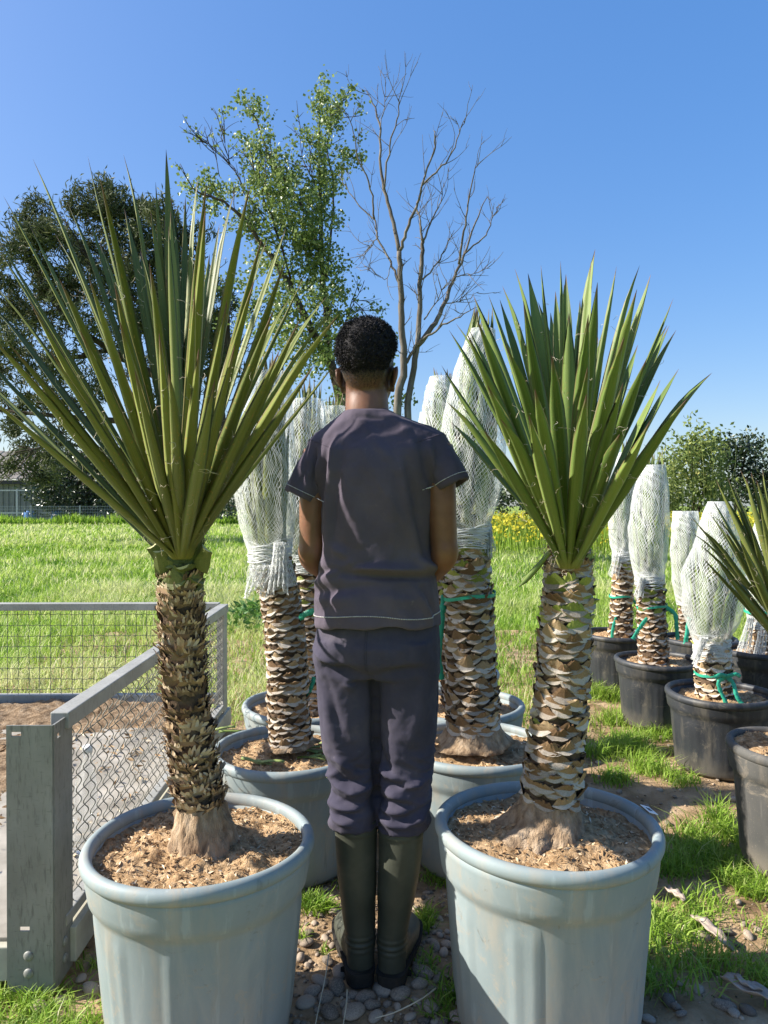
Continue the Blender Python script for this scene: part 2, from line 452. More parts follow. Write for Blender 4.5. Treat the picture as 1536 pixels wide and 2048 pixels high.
for px, py, r, n, h in [(1440, 1645, .06, 160, .11), (1455, 1670, .06, 150, .10), (1500, 1690, .07, 150, .09), (1340, 1850, .07, 200, .06), (1310, 1830, .05, 120, .06), (1400, 1845, .05, 90, .06),
                        (1460, 1755, .06, 150, .08), (1500, 1780, .05, 120, .07), (1380, 1690, .05, 100, .06), (1420, 1690, .06, 110, .07), (1260, 1500, .12, 240, .12), (1240, 1440, .12, 240, .12),
                        (1300, 1540, .12, 260, .11), (1190, 1510, .10, 220, .11), (1230, 1560, .10, 220, .09), (1360, 1565, .1, 200, .08), (1180, 1390, .12, 220, .14), (1210, 1395, .1, 200, .14)]:
    x, y = gp(px, py); tf.append(tuft(x, y, r, n, h, .005, .45))
grass('grass_tufts', 'short green grass tufts growing from the soil around the pots', tf)

# broad dark weeds in the meadow
mt_weed = M_attr('weed', [(0, (.03, .09, .015)), (.6, (.07, .17, .03)), (1, (.13, .25, .05))], .5, .35, .3)
wc, wd = [], []
for px, py in [(500, 1235), (535, 1265), (470, 1262), (488, 1250), (515, 1245), (545, 1240)]:
    x, y = gp(px, py); k = 60
    a = NR.uniform(0, 6.28, k); q = NR.uniform(0, .26, k)
    wc.append(np.c_[x + np.cos(a) * q, y + np.sin(a) * q, NR.uniform(.0, .22, k)]); wd.append(np.c_[np.cos(a), np.sin(a), NR.uniform(.2, 1, k)])
V, Fs = cards(np.concatenate(wc), NR.uniform(.05, .13, 6 * 60), .38, 0, dirs=np.concatenate(wd))
tag(mk('broadleaf_weeds', V, Fs, mt_weed, attr={'rnd': rep(NR.uniform(.2, 1, 6 * 60), 4)}), 'dark green broadleaf weeds scattered through the meadow', 'weeds', kind='stuff')

# yellow wild flowers on the right
n = 11000
y = NR.uniform(19, 46, n); x = NR.uniform(.10, .68, n) * y
xy = np.c_[x, y]; k = fbm(np.c_[xy * .25, np.zeros(n)], 3, 31) > -.35; xy = xy[k]; n = len(xy)
hh = NR.uniform(.35, 1.05, n)
V1, F1, A1 = blades(xy, np.full(n, -.05), hh, np.full(n, .03), NR.uniform(.1, .4, n), NR.uniform(.3, .75, n))
mt_flow = M_attr('flowers', [(0, (.05, .13, .015)), (.5, (.19, .30, .03)), (.79, (.30, .36, .06)), (.8, (.50, .43, .03)), (1, (.62, .53, .05))], .6, .2, .35)
C = np.c_[xy + NR.normal(0, .05, (n, 2)), hh - .06]; V2, F2 = cards(C, NR.uniform(.07, .13, n), .9)
tag(mk('yellow_wildflowers', np.concatenate([V1, V2]), np.concatenate([F1, F2 + len(V1)]), mt_flow, attr={'rnd': np.concatenate([A1, rep(NR.uniform(.8, 1, n), 4)])}),
    'yellow wild flowers in the tall grass below the right-hand trees', 'flowers', kind='stuff')

# weeds along the far fence
n = 5000
xy = np.c_[NR.uniform(-30, -4, n), NR.uniform(50.4, 52.6, n)]
V1, F1, A1 = blades(xy, np.full(n, -.05), NR.uniform(.2, .75, n) * (1 + .5 * fbm(np.c_[xy * .6, np.zeros(n)], 2, 8)), np.full(n, .10), NR.uniform(.1, .6, n), NR.uniform(.1, .6, n))
tag(mk('fence_weeds', V1, F1, mt_grass, attr={'rnd': A1}), 'rough green weeds along the foot of the far wire fence', 'weeds', kind='stuff')

# ------------------------------------------------------------------ shed and fence far left
mt_wall = M('shed_cladding', [(.3, (.17, .17, .175)), (.7, (.25, .25, .255))], .6, 5, .6, .4, 0)
mt_roof = M('shed_roof', [(.3, (.13, .115, .10)), (.7, (.23, .205, .18))], 1.2, 6, .7, .3, .2)
mt_dark = M('dark_trim', [(0, (.03, .03, .035))], rough=.6)
mt_galv = M('galvanised', [(.3, (.36, .37, .38)), (.6, (.48, .49, .50)), (.8, (.56, .57, .57))], 6, 8, .5, .4, .1, metal=.35)
mt_blue = M('blue_plastic', [(0, (.06, .16, .40))], rough=.4)
D = 57.0
shed = thing('metal_shed', 'grey metal shed with low ribbed roof behind the far fence', 'shed', (-27, D, 0))
def xw(px, d=D): return (px - 768) / F * d
x1 = xw(172) + 27; x0 = -14
def ribbed(x0, x1, z0, z1, y, step, depth):
    g = G(); xs = np.arange(x0, x1, step)
    for k, x in enumerate(xs):
        e = min(x + step, x1)
        g.box(((x + e) / 2, y + (depth if k % 2 else 0), (z0 + z1) / 2), (e - x, .1, z1 - z0))
    return g
zr = H + (1012 - 962) / F * D
ribbed(x0, x1 - .2, -.05, zr, 0, .22, .06).obj('wall', [mt_wall], shed, False)
g = G(); xs = np.arange(x0 - .2, x1 + 2.2, .35)
zt = H + (1012 - 905) / F * (D + 4)
for k, x in enumerate(xs):
    V, Fs = box((.35, 1, .05)); V = V.copy(); V[:, 0] += x; t = V[:, 1] + .5
    V[:, 1] = -.5 + t * 5.0; V[:, 2] += zr + .1 + t * (zt - zr) + (k % 2) * .06
    g.add(V, Fs)
g.obj('roof', [mt_roof], shed, False)
G().box(((x0 + x1) / 2, -.55, zr - .1), (x1 - x0, .15, .28)).obj('gutter', [mt_dark], shed, False)
G().box((x1 - .55, -.12, 1.5), (.22, .1, 3.1)).obj('door_jamb', [mt_dark], shed, False)
G().box((x1 + .15, 2.0, zr / 2), (1.2, 4.0, zr)).obj('end_wall', [mt_wall], shed, False)
g = G()
for xx in (x1 - 2.1, x1 - 4.6, x1 - 7.0): g.box((xx, -1.4, 1.25), (.13, .13, 2.6))
for zz in (.75, 2.45): g.box((x1 - 4.4, -1.4, zz), (6.3, .09, .09))
g.obj('gate_frame', [mt_galv], shed, False)
for q, xx in enumerate((x1 - 3.4, x1 - 1.35)):
    V, Fs = tube([(xx, -1.9, -.05), (xx, -1.9, .1), (xx, -1.9, .8), (xx, -1.9, .92)], [.38, .42, .42, .36], 16)
    b_ = mk('water_drum', V, Fs, mt_blue); b_.location = (-27, D, 0)
    tag(b_, ['left blue drum standing in front of the grey shed', 'right blue drum standing in front of the grey shed'][q], 'drum', 'blue drums by the shed')

mt_wire = M('fence_wire', [(0, (.42, .44, .45))], rough=.45, metal=.4)
fd = 52.5
fence = thing('wire_fence', 'grey welded wire fence with square posts across the far meadow', 'fence', (xw(-40, fd), fd, -.05))
fx = [xw(v, fd) - xw(-40, fd) for v in (-40, 62, 160, 258, 356, 454, 552, 650)]
for k, x in enumerate(fx):
    G().box((x, 0, .68), (.07, .07, 1.36)).obj('post', [mt_galv], fence, False)
    if k == len(fx) - 1: break
    g = G(); x2 = fx[k + 1]
    for zz in np.linspace(.06, 1.3, 7): g.box(((x + x2) / 2, -.05, zz), (x2 - x, .012, .014))
    for xx in np.arange(x + .06, x2, .12): g.box((xx, -.055, .69), (.010, .010, 1.3))
    g.obj('wire_panel', [mt_wire], fence, False)

# ------------------------------------------------------------------ trees
mt_bark = M('bark_grey', [(.3, (.075, .062, .052)), (.55, (.15, .13, .11)), (.75, (.25, .225, .20))], 3, 8, .9, .1, .5, .03, 14, (3, 3, .6))
mt_barkd = M('bark_dark', [(.3, (.035, .028, .022)), (.7, (.11, .085, .065))], 3, 8, .9, .1, .5, .03, 14, (3, 3, .6))
mt_pop = M_attr('poplar_leaves', [(0, (.065, .11, .028)), (.5, (.17, .235, .06)), (.85, (.29, .36, .12)), (1, (.46, .51, .28))], .4, .5, .4)
mt_pine = M_attr('pine_needles', [(0, (.035, .05, .025)), (.5, (.085, .105, .045)), (.85, (.16, .175, .075)), (1, (.23, .23, .12))], .6, .25, .2)
mt_bush = M_attr('bush_leaves', [(0, (.012, .024, .010)), (.6, (.034, .055, .022)), (1, (.10, .13, .06))], .35, .5, .15)
mt_olive = M_attr('hedge_leaves', [(0, (.07, .11, .03)), (.5, (.17, .22, .06)), (.85, (.27, .31, .09)), (1, (.38, .37, .12))], .6, .2, .3)

def polyl(pts, d, r0, r1, g, base, n=None, wob=.03, seg=7, dz=0.0):
    """limb through photo pixels at distance d; each limb drifts in depth by dz"""
    q = [np.array(P(x, y, d + dz * k / max(1, len(pts) - 1))) for k, (x, y) in enumerate(pts)]
    c = catmull(q, n or max(6, 4 * len(pts))); c[1:-1] += NR.normal(0, wob, c[1:-1].shape)
    g.add(*[(tube(c - base, np.linspace(r0, r1, len(c)) , seg))[i] for i in (0, 1)])
    return c

def twigs(c, g, base, count, length, r, depth=1, lo=.25, up=.35, spread=.7, acc=None):
    n = len(c)
    for k in range(count):
        i = int(R.uniform(lo, .98) * (n - 1)); p = c[i]; t = c[min(i + 1, n - 1)] - c[max(i - 1, 0)]; t = t / (np.linalg.norm(t) + 1e-9)
        d = t + NR.normal(0, spread, 3) * np.array([1, .8, .6]); d[2] += up; d /= np.linalg.norm(d)
        L = length * R.uniform(.35, 1.15) * (1.15 - .5 * i / n); q = [p]
        for s in range(4):
            d = d + NR.normal(0, .16, 3); d[2] += .06; d /= np.linalg.norm(d); q.append(q[-1] + d * L / 4)
        cc = catmull(q, 7); g.add(*tube(cc - base, np.linspace(r, r * .4, 7), 5))
        if acc is not None: acc.append(cc)
        if depth: twigs(cc, g, base, R.randint(1, 3), length * .45, r * .65, depth - 1, .3, up * .6, spread, acc)

# bare tree
d = 15.0
b0 = np.array(P(806, 1012, d)); b0[2] = -.05
bare = thing('bare_tree', 'leafless grey tree with two trunks rising right of the green poplar', 'tree', tuple(b0))
g = G()
base_px = H * F / d + HY
L = []
KR = .6
def lb(pts, r0, r1, dz=0.0): L.append(polyl(pts, d, r0 * KR, r1 * KR, g, b0, dz=dz, wob=.012))
lb([(800, 1140), (797, 980), (794, 815), (807, 742), (803, 656), (800, 570), (798, 505)], .17, .085)
lb([(826, 1140), (818, 960), (815, 828), (822, 763), (835, 690), (839, 613), (843, 518), (846, 484)], .15, .06, .2)
lb([(798, 505), (785, 441), (768, 381), (760, 312), (760, 260), (747, 213), (734, 187)], .075, .014, .6)
lb([(760, 262), (768, 222), (772, 168)], .02, .008, .3)
lb([(768, 381), (779, 299), (794, 239), (800, 200), (806, 158)], .035, .008, -.5)
lb([(798, 505), (815, 458), (837, 406), (843, 372), (867, 303), (870, 265)], .06, .018, -.6)
lb([(843, 374), (876, 342), (901, 312), (923, 260), (928, 243)], .035, .01, -.4)
lb([(800, 570), (783, 527), (755, 479), (749, 441), (717, 411), (691, 372), (676, 352)], .045, .009, .9)
lb([(749, 441), (742, 385), (717, 316), (704, 256), (687, 222)], .035, .009, -.6)
lb([(846, 484), (867, 432), (882, 406), (886, 368)], .035, .009, .4)
lb([(846, 484), (841, 441), (834, 420)], .04, .022, .1)
lb([(804, 735), (820, 712), (836, 685)], .06, .05)
lb([(836, 690), (867, 651), (889, 608), (906, 561), (927, 514), (953, 441), (974, 396)], .10, .012, .8)
lb([(917, 530), (927, 467), (936, 406), (949, 346), (960, 326)], .045, .009, -.5)
lb([(930, 508), (970, 471), (984, 440), (994, 415)], .03, .008, .5)
lb([(908, 555), (945, 548), (980, 538)], .02, .007, -.3)
lb([(889, 608), (930, 600), (957, 585)], .02, .006, .3)
lb([(838, 684), (880, 655), (919, 634), (955, 615)], .045, .009, -.6)
lb([(845, 560), (880, 520), (898, 480), (908, 462)], .03, .008, .4)
lb([(848, 640), (875, 600), (893, 560)], .025, .007, -.5)
lb([(783, 527), (770, 560), (745, 540), (735, 545)], .015, .006, .2)
lb([(757, 474), (735, 500), (722, 520)], .018, .006, .2)
for c in list(L[2:]): twigs(c, g, b0, 6, .95, .008, 1, .2)
twigs(L[0], g, b0, 5, .8, .012, 1, .55); twigs(L[1], g, b0, 7, .9, .012, 1, .5)
g.obj('trunk', [mt_bark], bare)

# green poplar
d = 17.5
b0 = np.array(P(690, 1012, d)); b0[2] = -.05
pop = thing('poplar_tree', 'tall sparse green poplar with leaning limbs behind the wrapped yuccas', 'tree', tuple(b0))
g = G(); L = []
lb([(720, 1120), (705, 960), (682, 810), (656, 699), (652, 613), (644, 527), (641, 398), (639, 269), (640, 183)], .26, .012, .3)
lb([(705, 960), (690, 800), (626, 668), (588, 591), (553, 527), (519, 484), (489, 441), (446, 406), (390, 381), (362, 330)], .19, .010, -1.0)
lb([(644, 520), (618, 441), (583, 381), (540, 312), (510, 239), (493, 204)], .09, .010, .8)
lb([(519, 484), (500, 420), (476, 355), (430, 300), (386, 265)], .035, .007, .3)
lb([(476, 355), (455, 310), (446, 258)], .018, .006, .2)
lb([(440, 355), (425, 300), (400, 280)], .018, .006, .2)
lb([(588, 591), (560, 480), (530, 400), (505, 330)], .06, .009, -.9)
lb([(652, 560), (668, 400), (655, 300), (668, 230), (690, 200)], .05, .008, .7)
lb([(650, 400), (610, 330), (600, 260)], .03, .007, .6)
lb([(655, 690), (690, 650), (705, 600), (715, 640)], .04, .007, -.4)
acc = []
for c in L: twigs(c, g, b0, 8, 1.0, .012, 1, .3, acc=acc)
g.obj('trunk', [mt_barkd], pop)
blobs = [(497, 215, 24, 90), (512, 245, 28, 130), (522, 290, 34, 190), (538, 330, 34, 210), (520, 372, 26, 90), (553, 375, 36, 260), (575, 350, 26, 140), (570, 415, 42, 360), (600, 440, 36, 280),
         (560, 455, 34, 220), (618, 480, 34, 260), (640, 500, 34, 260), (652, 540, 32, 240), (640, 580, 34, 220), (650, 430, 30, 170), (655, 385, 30, 200), (662, 345, 30, 220), (690, 300, 22, 100), (640, 300, 26, 150), (630, 330, 26, 120),
         (655, 245, 24, 130), (640, 210, 18, 70), (665, 215, 24, 120), (690, 220, 22, 90), (645, 185, 14, 40), (400, 365, 24, 90), (430, 380, 28, 130), (455, 395, 28, 140), (478, 420, 26, 110), (500, 450, 26, 100),
         (520, 470, 24, 80), (540, 520, 34, 160), (575, 520, 36, 220), (600, 560, 36, 220), (570, 590, 40, 200), (540, 620, 40, 160), (600, 640, 40, 200), (640, 640, 36, 190), (670, 610, 28, 120), (690, 650, 24, 90), (660, 690, 32, 160),
         (620, 700, 36, 170), (580, 690, 34, 130), (640, 740, 30, 110), (680, 720, 26, 100), (600, 750, 30, 90), (490, 560, 30, 80), (480, 620, 34, 80), (560, 660, 36, 120), (625, 395, 26, 120), (520, 420, 24, 80), (690, 800, 22, 60), (720, 650, 30, 90), (760, 660, 24, 60), (780, 690, 20, 50), (800, 800, 16, 30), (700, 760, 26, 80)]
C, rr = [], []
for bx, by, br, n in blobs:
    cz = np.array(P(bx, by, d + R.uniform(-.8, .8))); s = br / F * d * .62
    for q in range(max(4, n // 12)):
        cc = cz + NR.normal(0, s, 3); k = 30
        C.append(cc + NR.normal(0, .10, (k, 3))); rr.append(np.clip(NR.normal(.5, .22, k), 0, 1))
for c in acc:
    if R.random() < .35 and c[0][2] > 3: C.append(c[2:] + NR.normal(0, .06, (5, 3))); rr.append(NR.uniform(.2, .9, 5))
C = np.concatenate(C); rr = np.concatenate(rr)
V, Fs = cards(C - b0, NR.uniform(.055, .105, len(C)), .85, -.2)
mk('crown', V, Fs, mt_pop, pop, False, attr={'rnd': rep(rr, 4)})

# dark pine on the left
KR = 1.0
d = 26.0
b0 = np.array(P(330, 1012, d)); b0[2] = -.05
pine = thing('pine_tree', 'big dark grey-green pine tree behind the tall left yucca', 'tree', tuple(b0))
g = G(); L = []
lb([(330, 1085), (320, 900), (330, 760), (320, 640), (290, 520), (250, 430)], .30, .05, .5)
lb([(330, 800), (440, 720), (455, 620), (430, 560)], .16, .03, -1)
lb([(325, 760), (220, 700), (120, 620), (60, 500)], .16, .03, -1.5)
lb([(325, 850), (200, 840), (90, 830), (0, 820), (-60, 790)], .13, .03, 1)
lb([(325, 700), (380, 560), (360, 470)], .10, .02, 1)
lb([(320, 640), (200, 540), (130, 440)], .10, .02, -1)
lb([(322, 880), (240, 900), (130, 890), (30, 905)], .09, .02, -1.5)
lb([(225, 700), (100, 720), (10, 690)], .09, .02, 1.5)
lb([(445, 900), (440, 800), (450, 700)], .22, .1, 0)
acc = []
for c in L[1:]: twigs(c, g, b0, 16, 1.9, .022, 1, .2, .15, acc=acc)
twigs(L[0], g, b0, 12, 1.8, .022, 1, .3, .15, acc=acc)
g.obj('trunk', [mt_barkd], pine)
blobs = [(65, 430, 40, 150), (40, 480, 45, 200), (95, 470, 45, 200), (205, 385, 32, 120), (215, 420, 45, 220), (160, 420, 35, 140), (270, 420, 40, 200), (325, 430, 34, 160), (350, 470, 36, 170), (300, 480, 45, 240), (230, 490, 50, 260), (150, 500, 45, 220), (70, 550, 55, 280), (130, 580, 55, 280),
         (210, 570, 55, 280), (290, 560, 55, 300), (360, 540, 40, 220), (390, 590, 40, 200), (420, 640, 40, 180), (445, 690, 36, 150), (340, 630, 50, 240), (260, 650, 55, 240), (160, 660, 55, 220), (60, 640, 50, 240), (0, 600, 50, 220), (20, 690, 50, 220), (95, 720, 50, 180), (400, 720, 44, 170), (330, 720, 50, 160),
         (10, 770, 44, 170), (70, 800, 44, 130), (20, 850, 36, 110), (130, 800, 44, 120), (200, 760, 50, 130), (120, 870, 40, 90), (60, 900, 36, 110), (20, 930, 30, 90), (120, 920, 34, 110), (90, 950, 26, 90), (470, 600, 30, 60), (480, 740, 30, 60), (-40, 540, 50, 150), (-50, 700, 60, 150), (390, 480, 26, 50)]
C, rr, dd = [], [], []
for bx, by, br, n in blobs:
    cz = np.array(P(bx, by, d + R.uniform(-2, 2))); s = br / F * d * .55
    for q in range(max(3, n // 11)):
        cc = cz + NR.normal(0, s, 3) * np.array([1, 1.2, .75]); k = 64; dr = np.array([NR.normal(0, .6), NR.normal(0, .6), .6])
        C.append(cc + NR.normal(0, .15, (k, 3))); rr.append(np.clip(NR.normal(.5, .2, k) + .1 * NR.normal(), 0, 1)); dd.append(np.tile(dr, (k, 1)))
for c in acc:
    if R.random() < .6: C.append(c[2:] + NR.normal(0, .12, (5, 3))); rr.append(NR.uniform(.2, .9, 5)); dd.append(np.tile([0, 0, .6], (5, 1)))
C = np.concatenate(C); rr = np.concatenate(rr); dd = np.concatenate(dd)
V, Fs = cards(C - b0, NR.uniform(.17, .33, len(C)), .20, 0, dirs=dd + NR.normal(0, .5, dd.shape))
mk('crown', V, Fs, mt_pine, pine, False, attr={'rnd': rep(rr, 4)})

def leafy(name, label, cat, px, d, blobs, size, mat, k=16, asp=.6, trunk=True, dsp=1.2, group=None, sq=.55, base_z=-.05):
    b0 = np.array(P(px, 1012, d)); b0[2] = base_z
    t = thing(name, label, cat, tuple(b0), group)
    if trunk:
        g = G()
        for q in range(3):
            bx, by, br, n = R.choice(blobs); p2 = np.array(P(bx, by, d)) - b0
            c = catmull([np.array([R.uniform(-.2, .2), 0, 0]), np.array([p2[0] * .3, R.uniform(-.3, .3), p2[2] * .45]), p2], 9)
            g.add(*tube(c, np.linspace(.14, .03, 9), 7))
        g.obj('trunk', [mt_barkd], t)
    C, rr = [], []
    for bx, by, br, n in blobs:
        cz = np.array(P(bx, by, d + R.uniform(-dsp, dsp))); s = br / F * d * sq
        for q in range(max(3, n // k)):
            cc = cz + NR.normal(0, s, 3); C.append(cc + NR.normal(0, size * 1.3, (k, 3))); rr.append(np.clip(NR.normal(.5, .22, k) + .12 * NR.normal(), 0, 1))
    C = np.concatenate(C); rr = np.concatenate(rr); ok = C[:, 2] > 0; C = C[ok]; rr = rr[ok]
    V, Fs = cards(C - b0, NR.uniform(.7, 1.3, len(C)) * size, asp)
    mk('crown', V, Fs, mat, t, False, attr={'rnd': rep(rr, 4)})
    return t
leafy('evergreen_bush', 'dense dark rounded evergreen bush behind the wire fence', 'bush', 175, 54.5,
      [(90, 970, 32, 900), (130, 940, 36, 1000), (175, 920, 36, 1000), (215, 930, 36, 1000), (235, 970, 36, 900), (160, 1000, 36, 600), (200, 1000, 36, 600), (110, 1015, 30, 450), (160, 1030, 30, 450), (220, 1025, 34, 500), (265, 1000, 34, 500), (300, 1010, 36, 400), (80, 1000, 22, 250), (190, 920, 22, 250), (350, 1010, 36, 400), (400, 1015, 36, 400), (450, 1020, 36, 400)], .26, mt_bush, sq=.45)
leafy('round_tree', 'dark round-topped tree standing highest at the right field edge', 'tree', 1470, 47,
      [(1440, 900, 22, 260), (1470, 890, 22, 260), (1495, 890, 20, 240), (1510, 905, 16, 180), (1480, 920, 26, 300), (1450, 930, 26, 300), (1430, 960, 28, 300), (1470, 960, 28, 300), (1500, 950, 24, 240), (1480, 990, 28, 240), (1440, 1000, 30, 240)], .26, mt_bush, sq=.5)
leafy('broad_tree', 'yellow-green bushy tree with a broad crown left of the dark round tree', 'tree', 1390, 44,
      [(1400, 885, 22, 240), (1425, 885, 20, 220), (1380, 895, 22, 240), (1360, 910, 22, 240), (1345, 935, 24, 260), (1390, 925, 30, 340), (1425, 920, 26, 300), (1370, 960, 32, 340), (1410, 960, 32, 340), (1340, 980, 30, 300), (1390, 995, 34, 340), (1430, 990, 28, 260), (1330, 1010, 28, 220)], .26, mt_olive, sq=.5)
leafy('hedge_tree', 'low dark green tree at the right edge of the picture', 'tree', 1540, 46,
      [(1520, 945, 22, 260), (1545, 930, 26, 260), (1530, 970, 30, 300), (1560, 960, 34, 300), (1510, 985, 30, 260), (1550, 1000, 34, 260), (1600, 940, 50, 300), (1650, 950, 50, 300)], .26, mt_bush, sq=.5)
leafy('feathery_shrub', 'feathery pale green shrub at the left end of the right-hand trees', 'shrub', 1315, 42,
      [(1320, 930, 20, 110), (1300, 960, 24, 150), (1280, 985, 24, 150), (1325, 965, 26, 200), (1310, 1000, 30, 220), (1270, 1010, 26, 150), (1335, 1000, 30, 220), (1240, 1010, 24, 120), (1340, 920, 16, 70), (1200, 1015, 24, 120), (1150, 1018, 24, 120)], .28, mt_olive, asp=.25, sq=.55)
leafy('field_bush', 'dark low bush in the meadow behind the wrapped yuccas', 'bush', 1000, 40,
      [(1000, 1000, 24, 240), (1020, 985, 20, 200), (980, 1000, 24, 240), (1050, 1000, 24, 240), (940, 1005, 24, 240), (900, 1005, 24, 200), (1090, 1010, 20, 180), (850, 1008, 20, 150)], .22, mt_bush, sq=.5)
leafy('thicket', 'dark green thicket behind the wrapped yuccas left of the man', 'bush', 560, 50,
      [(500, 1000, 30, 300), (540, 990, 30, 300), (580, 995, 30, 300), (620, 1000, 30, 300), (460, 1010, 30, 300), (660, 1000, 30, 300), (700, 1005, 30, 250), (750, 1005, 30, 250), (800, 1005, 30, 250)], .26, mt_bush, sq=.45)
# thin reeds standing above the trees
g = G()
for k in range(46):
    x = R.uniform(1290, 1470); p = np.array(P(x, 1012, 41)); h = R.uniform(2.5, 5.6)
    c = catmull([(p[0], p[1], 0), (p[0] + R.uniform(-.1, .1), p[1], h * .5), (p[0] + R.uniform(-.35, .35), p[1], h)], 6)
    g.add(*tube(c, np.linspace(.02, .006, 6), 4), a=R.uniform(.3, .9))
tag(g.obj('reeds', [mt_olive]), 'thin tall reeds standing against the right-hand trees', 'reeds', kind='stuff')
# ------------------------------------------------------------------ yuccas: materials
def leaf_mat(name, c_lo, c_hi, spots):
    m, nt, b, out = nodes(name)
    tc = nt.nodes.new('ShaderNodeTexCoord'); sp = nt.nodes.new('ShaderNodeSeparateXYZ'); nt.links.new(tc.outputs['UV'], sp.inputs[0])
    u, v = sp.outputs[0], sp.outputs[1]
    oi = nt.nodes.new('ShaderNodeObjectInfo'); rnd = oi.outputs['Random']
    mp = nt.nodes.new('ShaderNodeMapping'); mp.inputs['Scale'].default_value = (14, 2.2, 1); nt.links.new(tc.outputs['UV'], mp.inputs[0])
    cb = nt.nodes.new('ShaderNodeCombineXYZ'); nt.links.new(mathn(nt, 'MULTIPLY', rnd, 37.0), cb.inputs[0]); nt.links.new(mathn(nt, 'MULTIPLY', rnd, 91.0), cb.inputs[2])
    nt.links.new(cb.outputs[0], mp.inputs['Location'])
    n = noise_n(nt, mp.outputs[0], 2.0, 6)
    f = mathn(nt, 'ADD', mathn(nt, 'MULTIPLY', n, .7), mathn(nt, 'MULTIPLY', rnd, .45))
    c = ramp(nt, f, [(.3, c_lo), (.75, c_hi)])
    # pale yellowish leaf base, scattered brown and yellow specks, brown margin, dry purple-brown tip
    c = mixc(nt, ramp(nt, v, [(.0, (1, 1, 1)), (.10, (0, 0, 0))]), c, (.24, .25, .07))
    mp2 = nt.nodes.new('ShaderNodeMapping'); mp2.inputs['Scale'].default_value = (6, 60, 1); nt.links.new(tc.outputs['UV'], mp2.inputs[0]); nt.links.new(cb.outputs[0], mp2.inputs['Location'])
    s1 = noise_n(nt, mp2.outputs[0], 1.6, 2, .4)
    c = mixc(nt, ramp(nt, s1, [(.66, (0, 0, 0)), (.70, (spots,) * 3)]), c, (.30, .20, .05))
    mp3 = nt.nodes.new('ShaderNodeMapping'); mp3.inputs['Scale'].default_value = (3, 9, 1); nt.links.new(tc.outputs['UV'], mp3.inputs[0]); nt.links.new(cb.outputs[0], mp3.inputs['Location'])
    s2 = noise_n(nt, mp3.outputs[0], 1.3, 5, .6)
    c = mixc(nt, ramp(nt, s2, [(.70, (0, 0, 0)), (.715, (.9, .9, .9))]), c, (.36, .16, .05))
    e = mathn(nt, 'ABSOLUTE', mathn(nt, 'SUBTRACT', u, .5))
    c = mixc(nt, ramp(nt, e, [(.455, (0, 0, 0)), (.495, (.8, .8, .8))]), c, (.22, .16, .08))
    c = mixc(nt, ramp(nt, v, [(.93, (0, 0, 0)), (.985, (1, 1, 1))]), c, (.13, .075, .06))
    nt.links.new(c, b.inputs['Base Color'])
    b.inputs['Roughness'].default_value = .5; b.inputs['Specular IOR Level'].default_value = .3
    bump_n(nt, b, n, .25, .003)
    translucent(nt, b, out, c, .16)
    return m
mt_leafL = leaf_mat('yucca_leaf_olive', (.072, .098, .022), (.200, .232, .064), .8)
mt_leafR = leaf_mat('yucca_leaf_green', (.080, .135, .030), (.205, .275, .070), .45)
mt_cut0 = M('cut_face', [(.3, (.34, .33, .14)), (.7, (.55, .52, .28))], 30, 4, .7, .2)
mt_fibre = M('leaf_fibre', [(.3, (.30, .24, .16)), (.7, (.62, .56, .44))], 40, 2, .7, .2)

def plastic(name, lo, hi, dirt, rough=.52):
    m, nt, b, out = nodes(name)
    v = coords(nt)
    n1 = noise_n(nt, v, 3.5, 8); n2 = noise_n(nt, coords(nt, 'Object', (1, 1, .25)), 18, 6); n3 = noise_n(nt, v, 220, 2)
    c = ramp(nt, n1, [(.3, lo), (.7, hi)])
    c = mixc(nt, ramp(nt, n2, [(.52, (0, 0, 0)), (.72, (.6,) * 3)]), c, dirt)
    c = mixc(nt, ramp(nt, n3, [(.66, (0, 0, 0)), (.72, (.5,) * 3)]), c, dirt)
    n5 = noise_n(nt, v, 9, 10, .75, 1.5); n6 = noise_n(nt, coords(nt, 'Object', (1, 1, .06)), 26, 5, .6)
    c = mixc(nt, ramp(nt, n5, [(.57, (0, 0, 0)), (.63, (.55,) * 3)]), c, dirt)
    c = mixc(nt, ramp(nt, n6, [(.60, (0, 0, 0)), (.66, (.4,) * 3)]), c, tuple(min(1, q * 1.35) for q in hi))
    c = mixc(nt, ramp(nt, n6, [(.30, (.5,) * 3), (.36, (0, 0, 0))]), c, tuple(q * .55 for q in lo))
    sz = nt.nodes.new('ShaderNodeSeparateXYZ'); nt.links.new(v, sz.inputs[0])
    low = mathn(nt, 'ADD', sz.outputs[2], mathn(nt, 'MULTIPLY', n1, .12))
    c = mixc(nt, ramp(nt, low, [(.05, (.7,) * 3), (.16, (0, 0, 0))]), c, dirt)
    n7 = noise_n(nt, v, 13, 12, .8, .8); n8 = noise_n(nt, coords(nt, 'Object', (1, 1, .3)), 5, 10, .7, 1.0)
    c = mixc(nt, ramp(nt, n7, [(.60, (0, 0, 0)), (.66, (.55,) * 3)]), c, tuple(q * .42 for q in dirt))
    c = mixc(nt, ramp(nt, n8, [(.52, (0, 0, 0)), (.70, (.28,) * 3)]), c, tuple(min(.6, q * 1.5) for q in dirt))
    nt.links.new(c, b.inputs['Base Color'])
    r = ramp(nt, n1, [(.3, (rough,) * 3), (.7, (rough + .2,) * 3)]); nt.links.new(r, b.inputs['Roughness'])
    b.inputs['Specular IOR Level'].default_value = .45
    bump_n(nt, b, noise_n(nt, v, 90, 4), .08, .003)
    return m
mt_potg = plastic('grey_green_plastic', (.195, .238, .242), (.255, .302, .305), (.32, .29, .235))
mt_potb = plastic('black_plastic', (.018, .020, .024), (.034, .037, .042), (.13, .115, .09), .45)
mt_potm = plastic('muddy_black_plastic', (.05, .05, .048), (.10, .095, .085), (.24, .20, .15), .65)

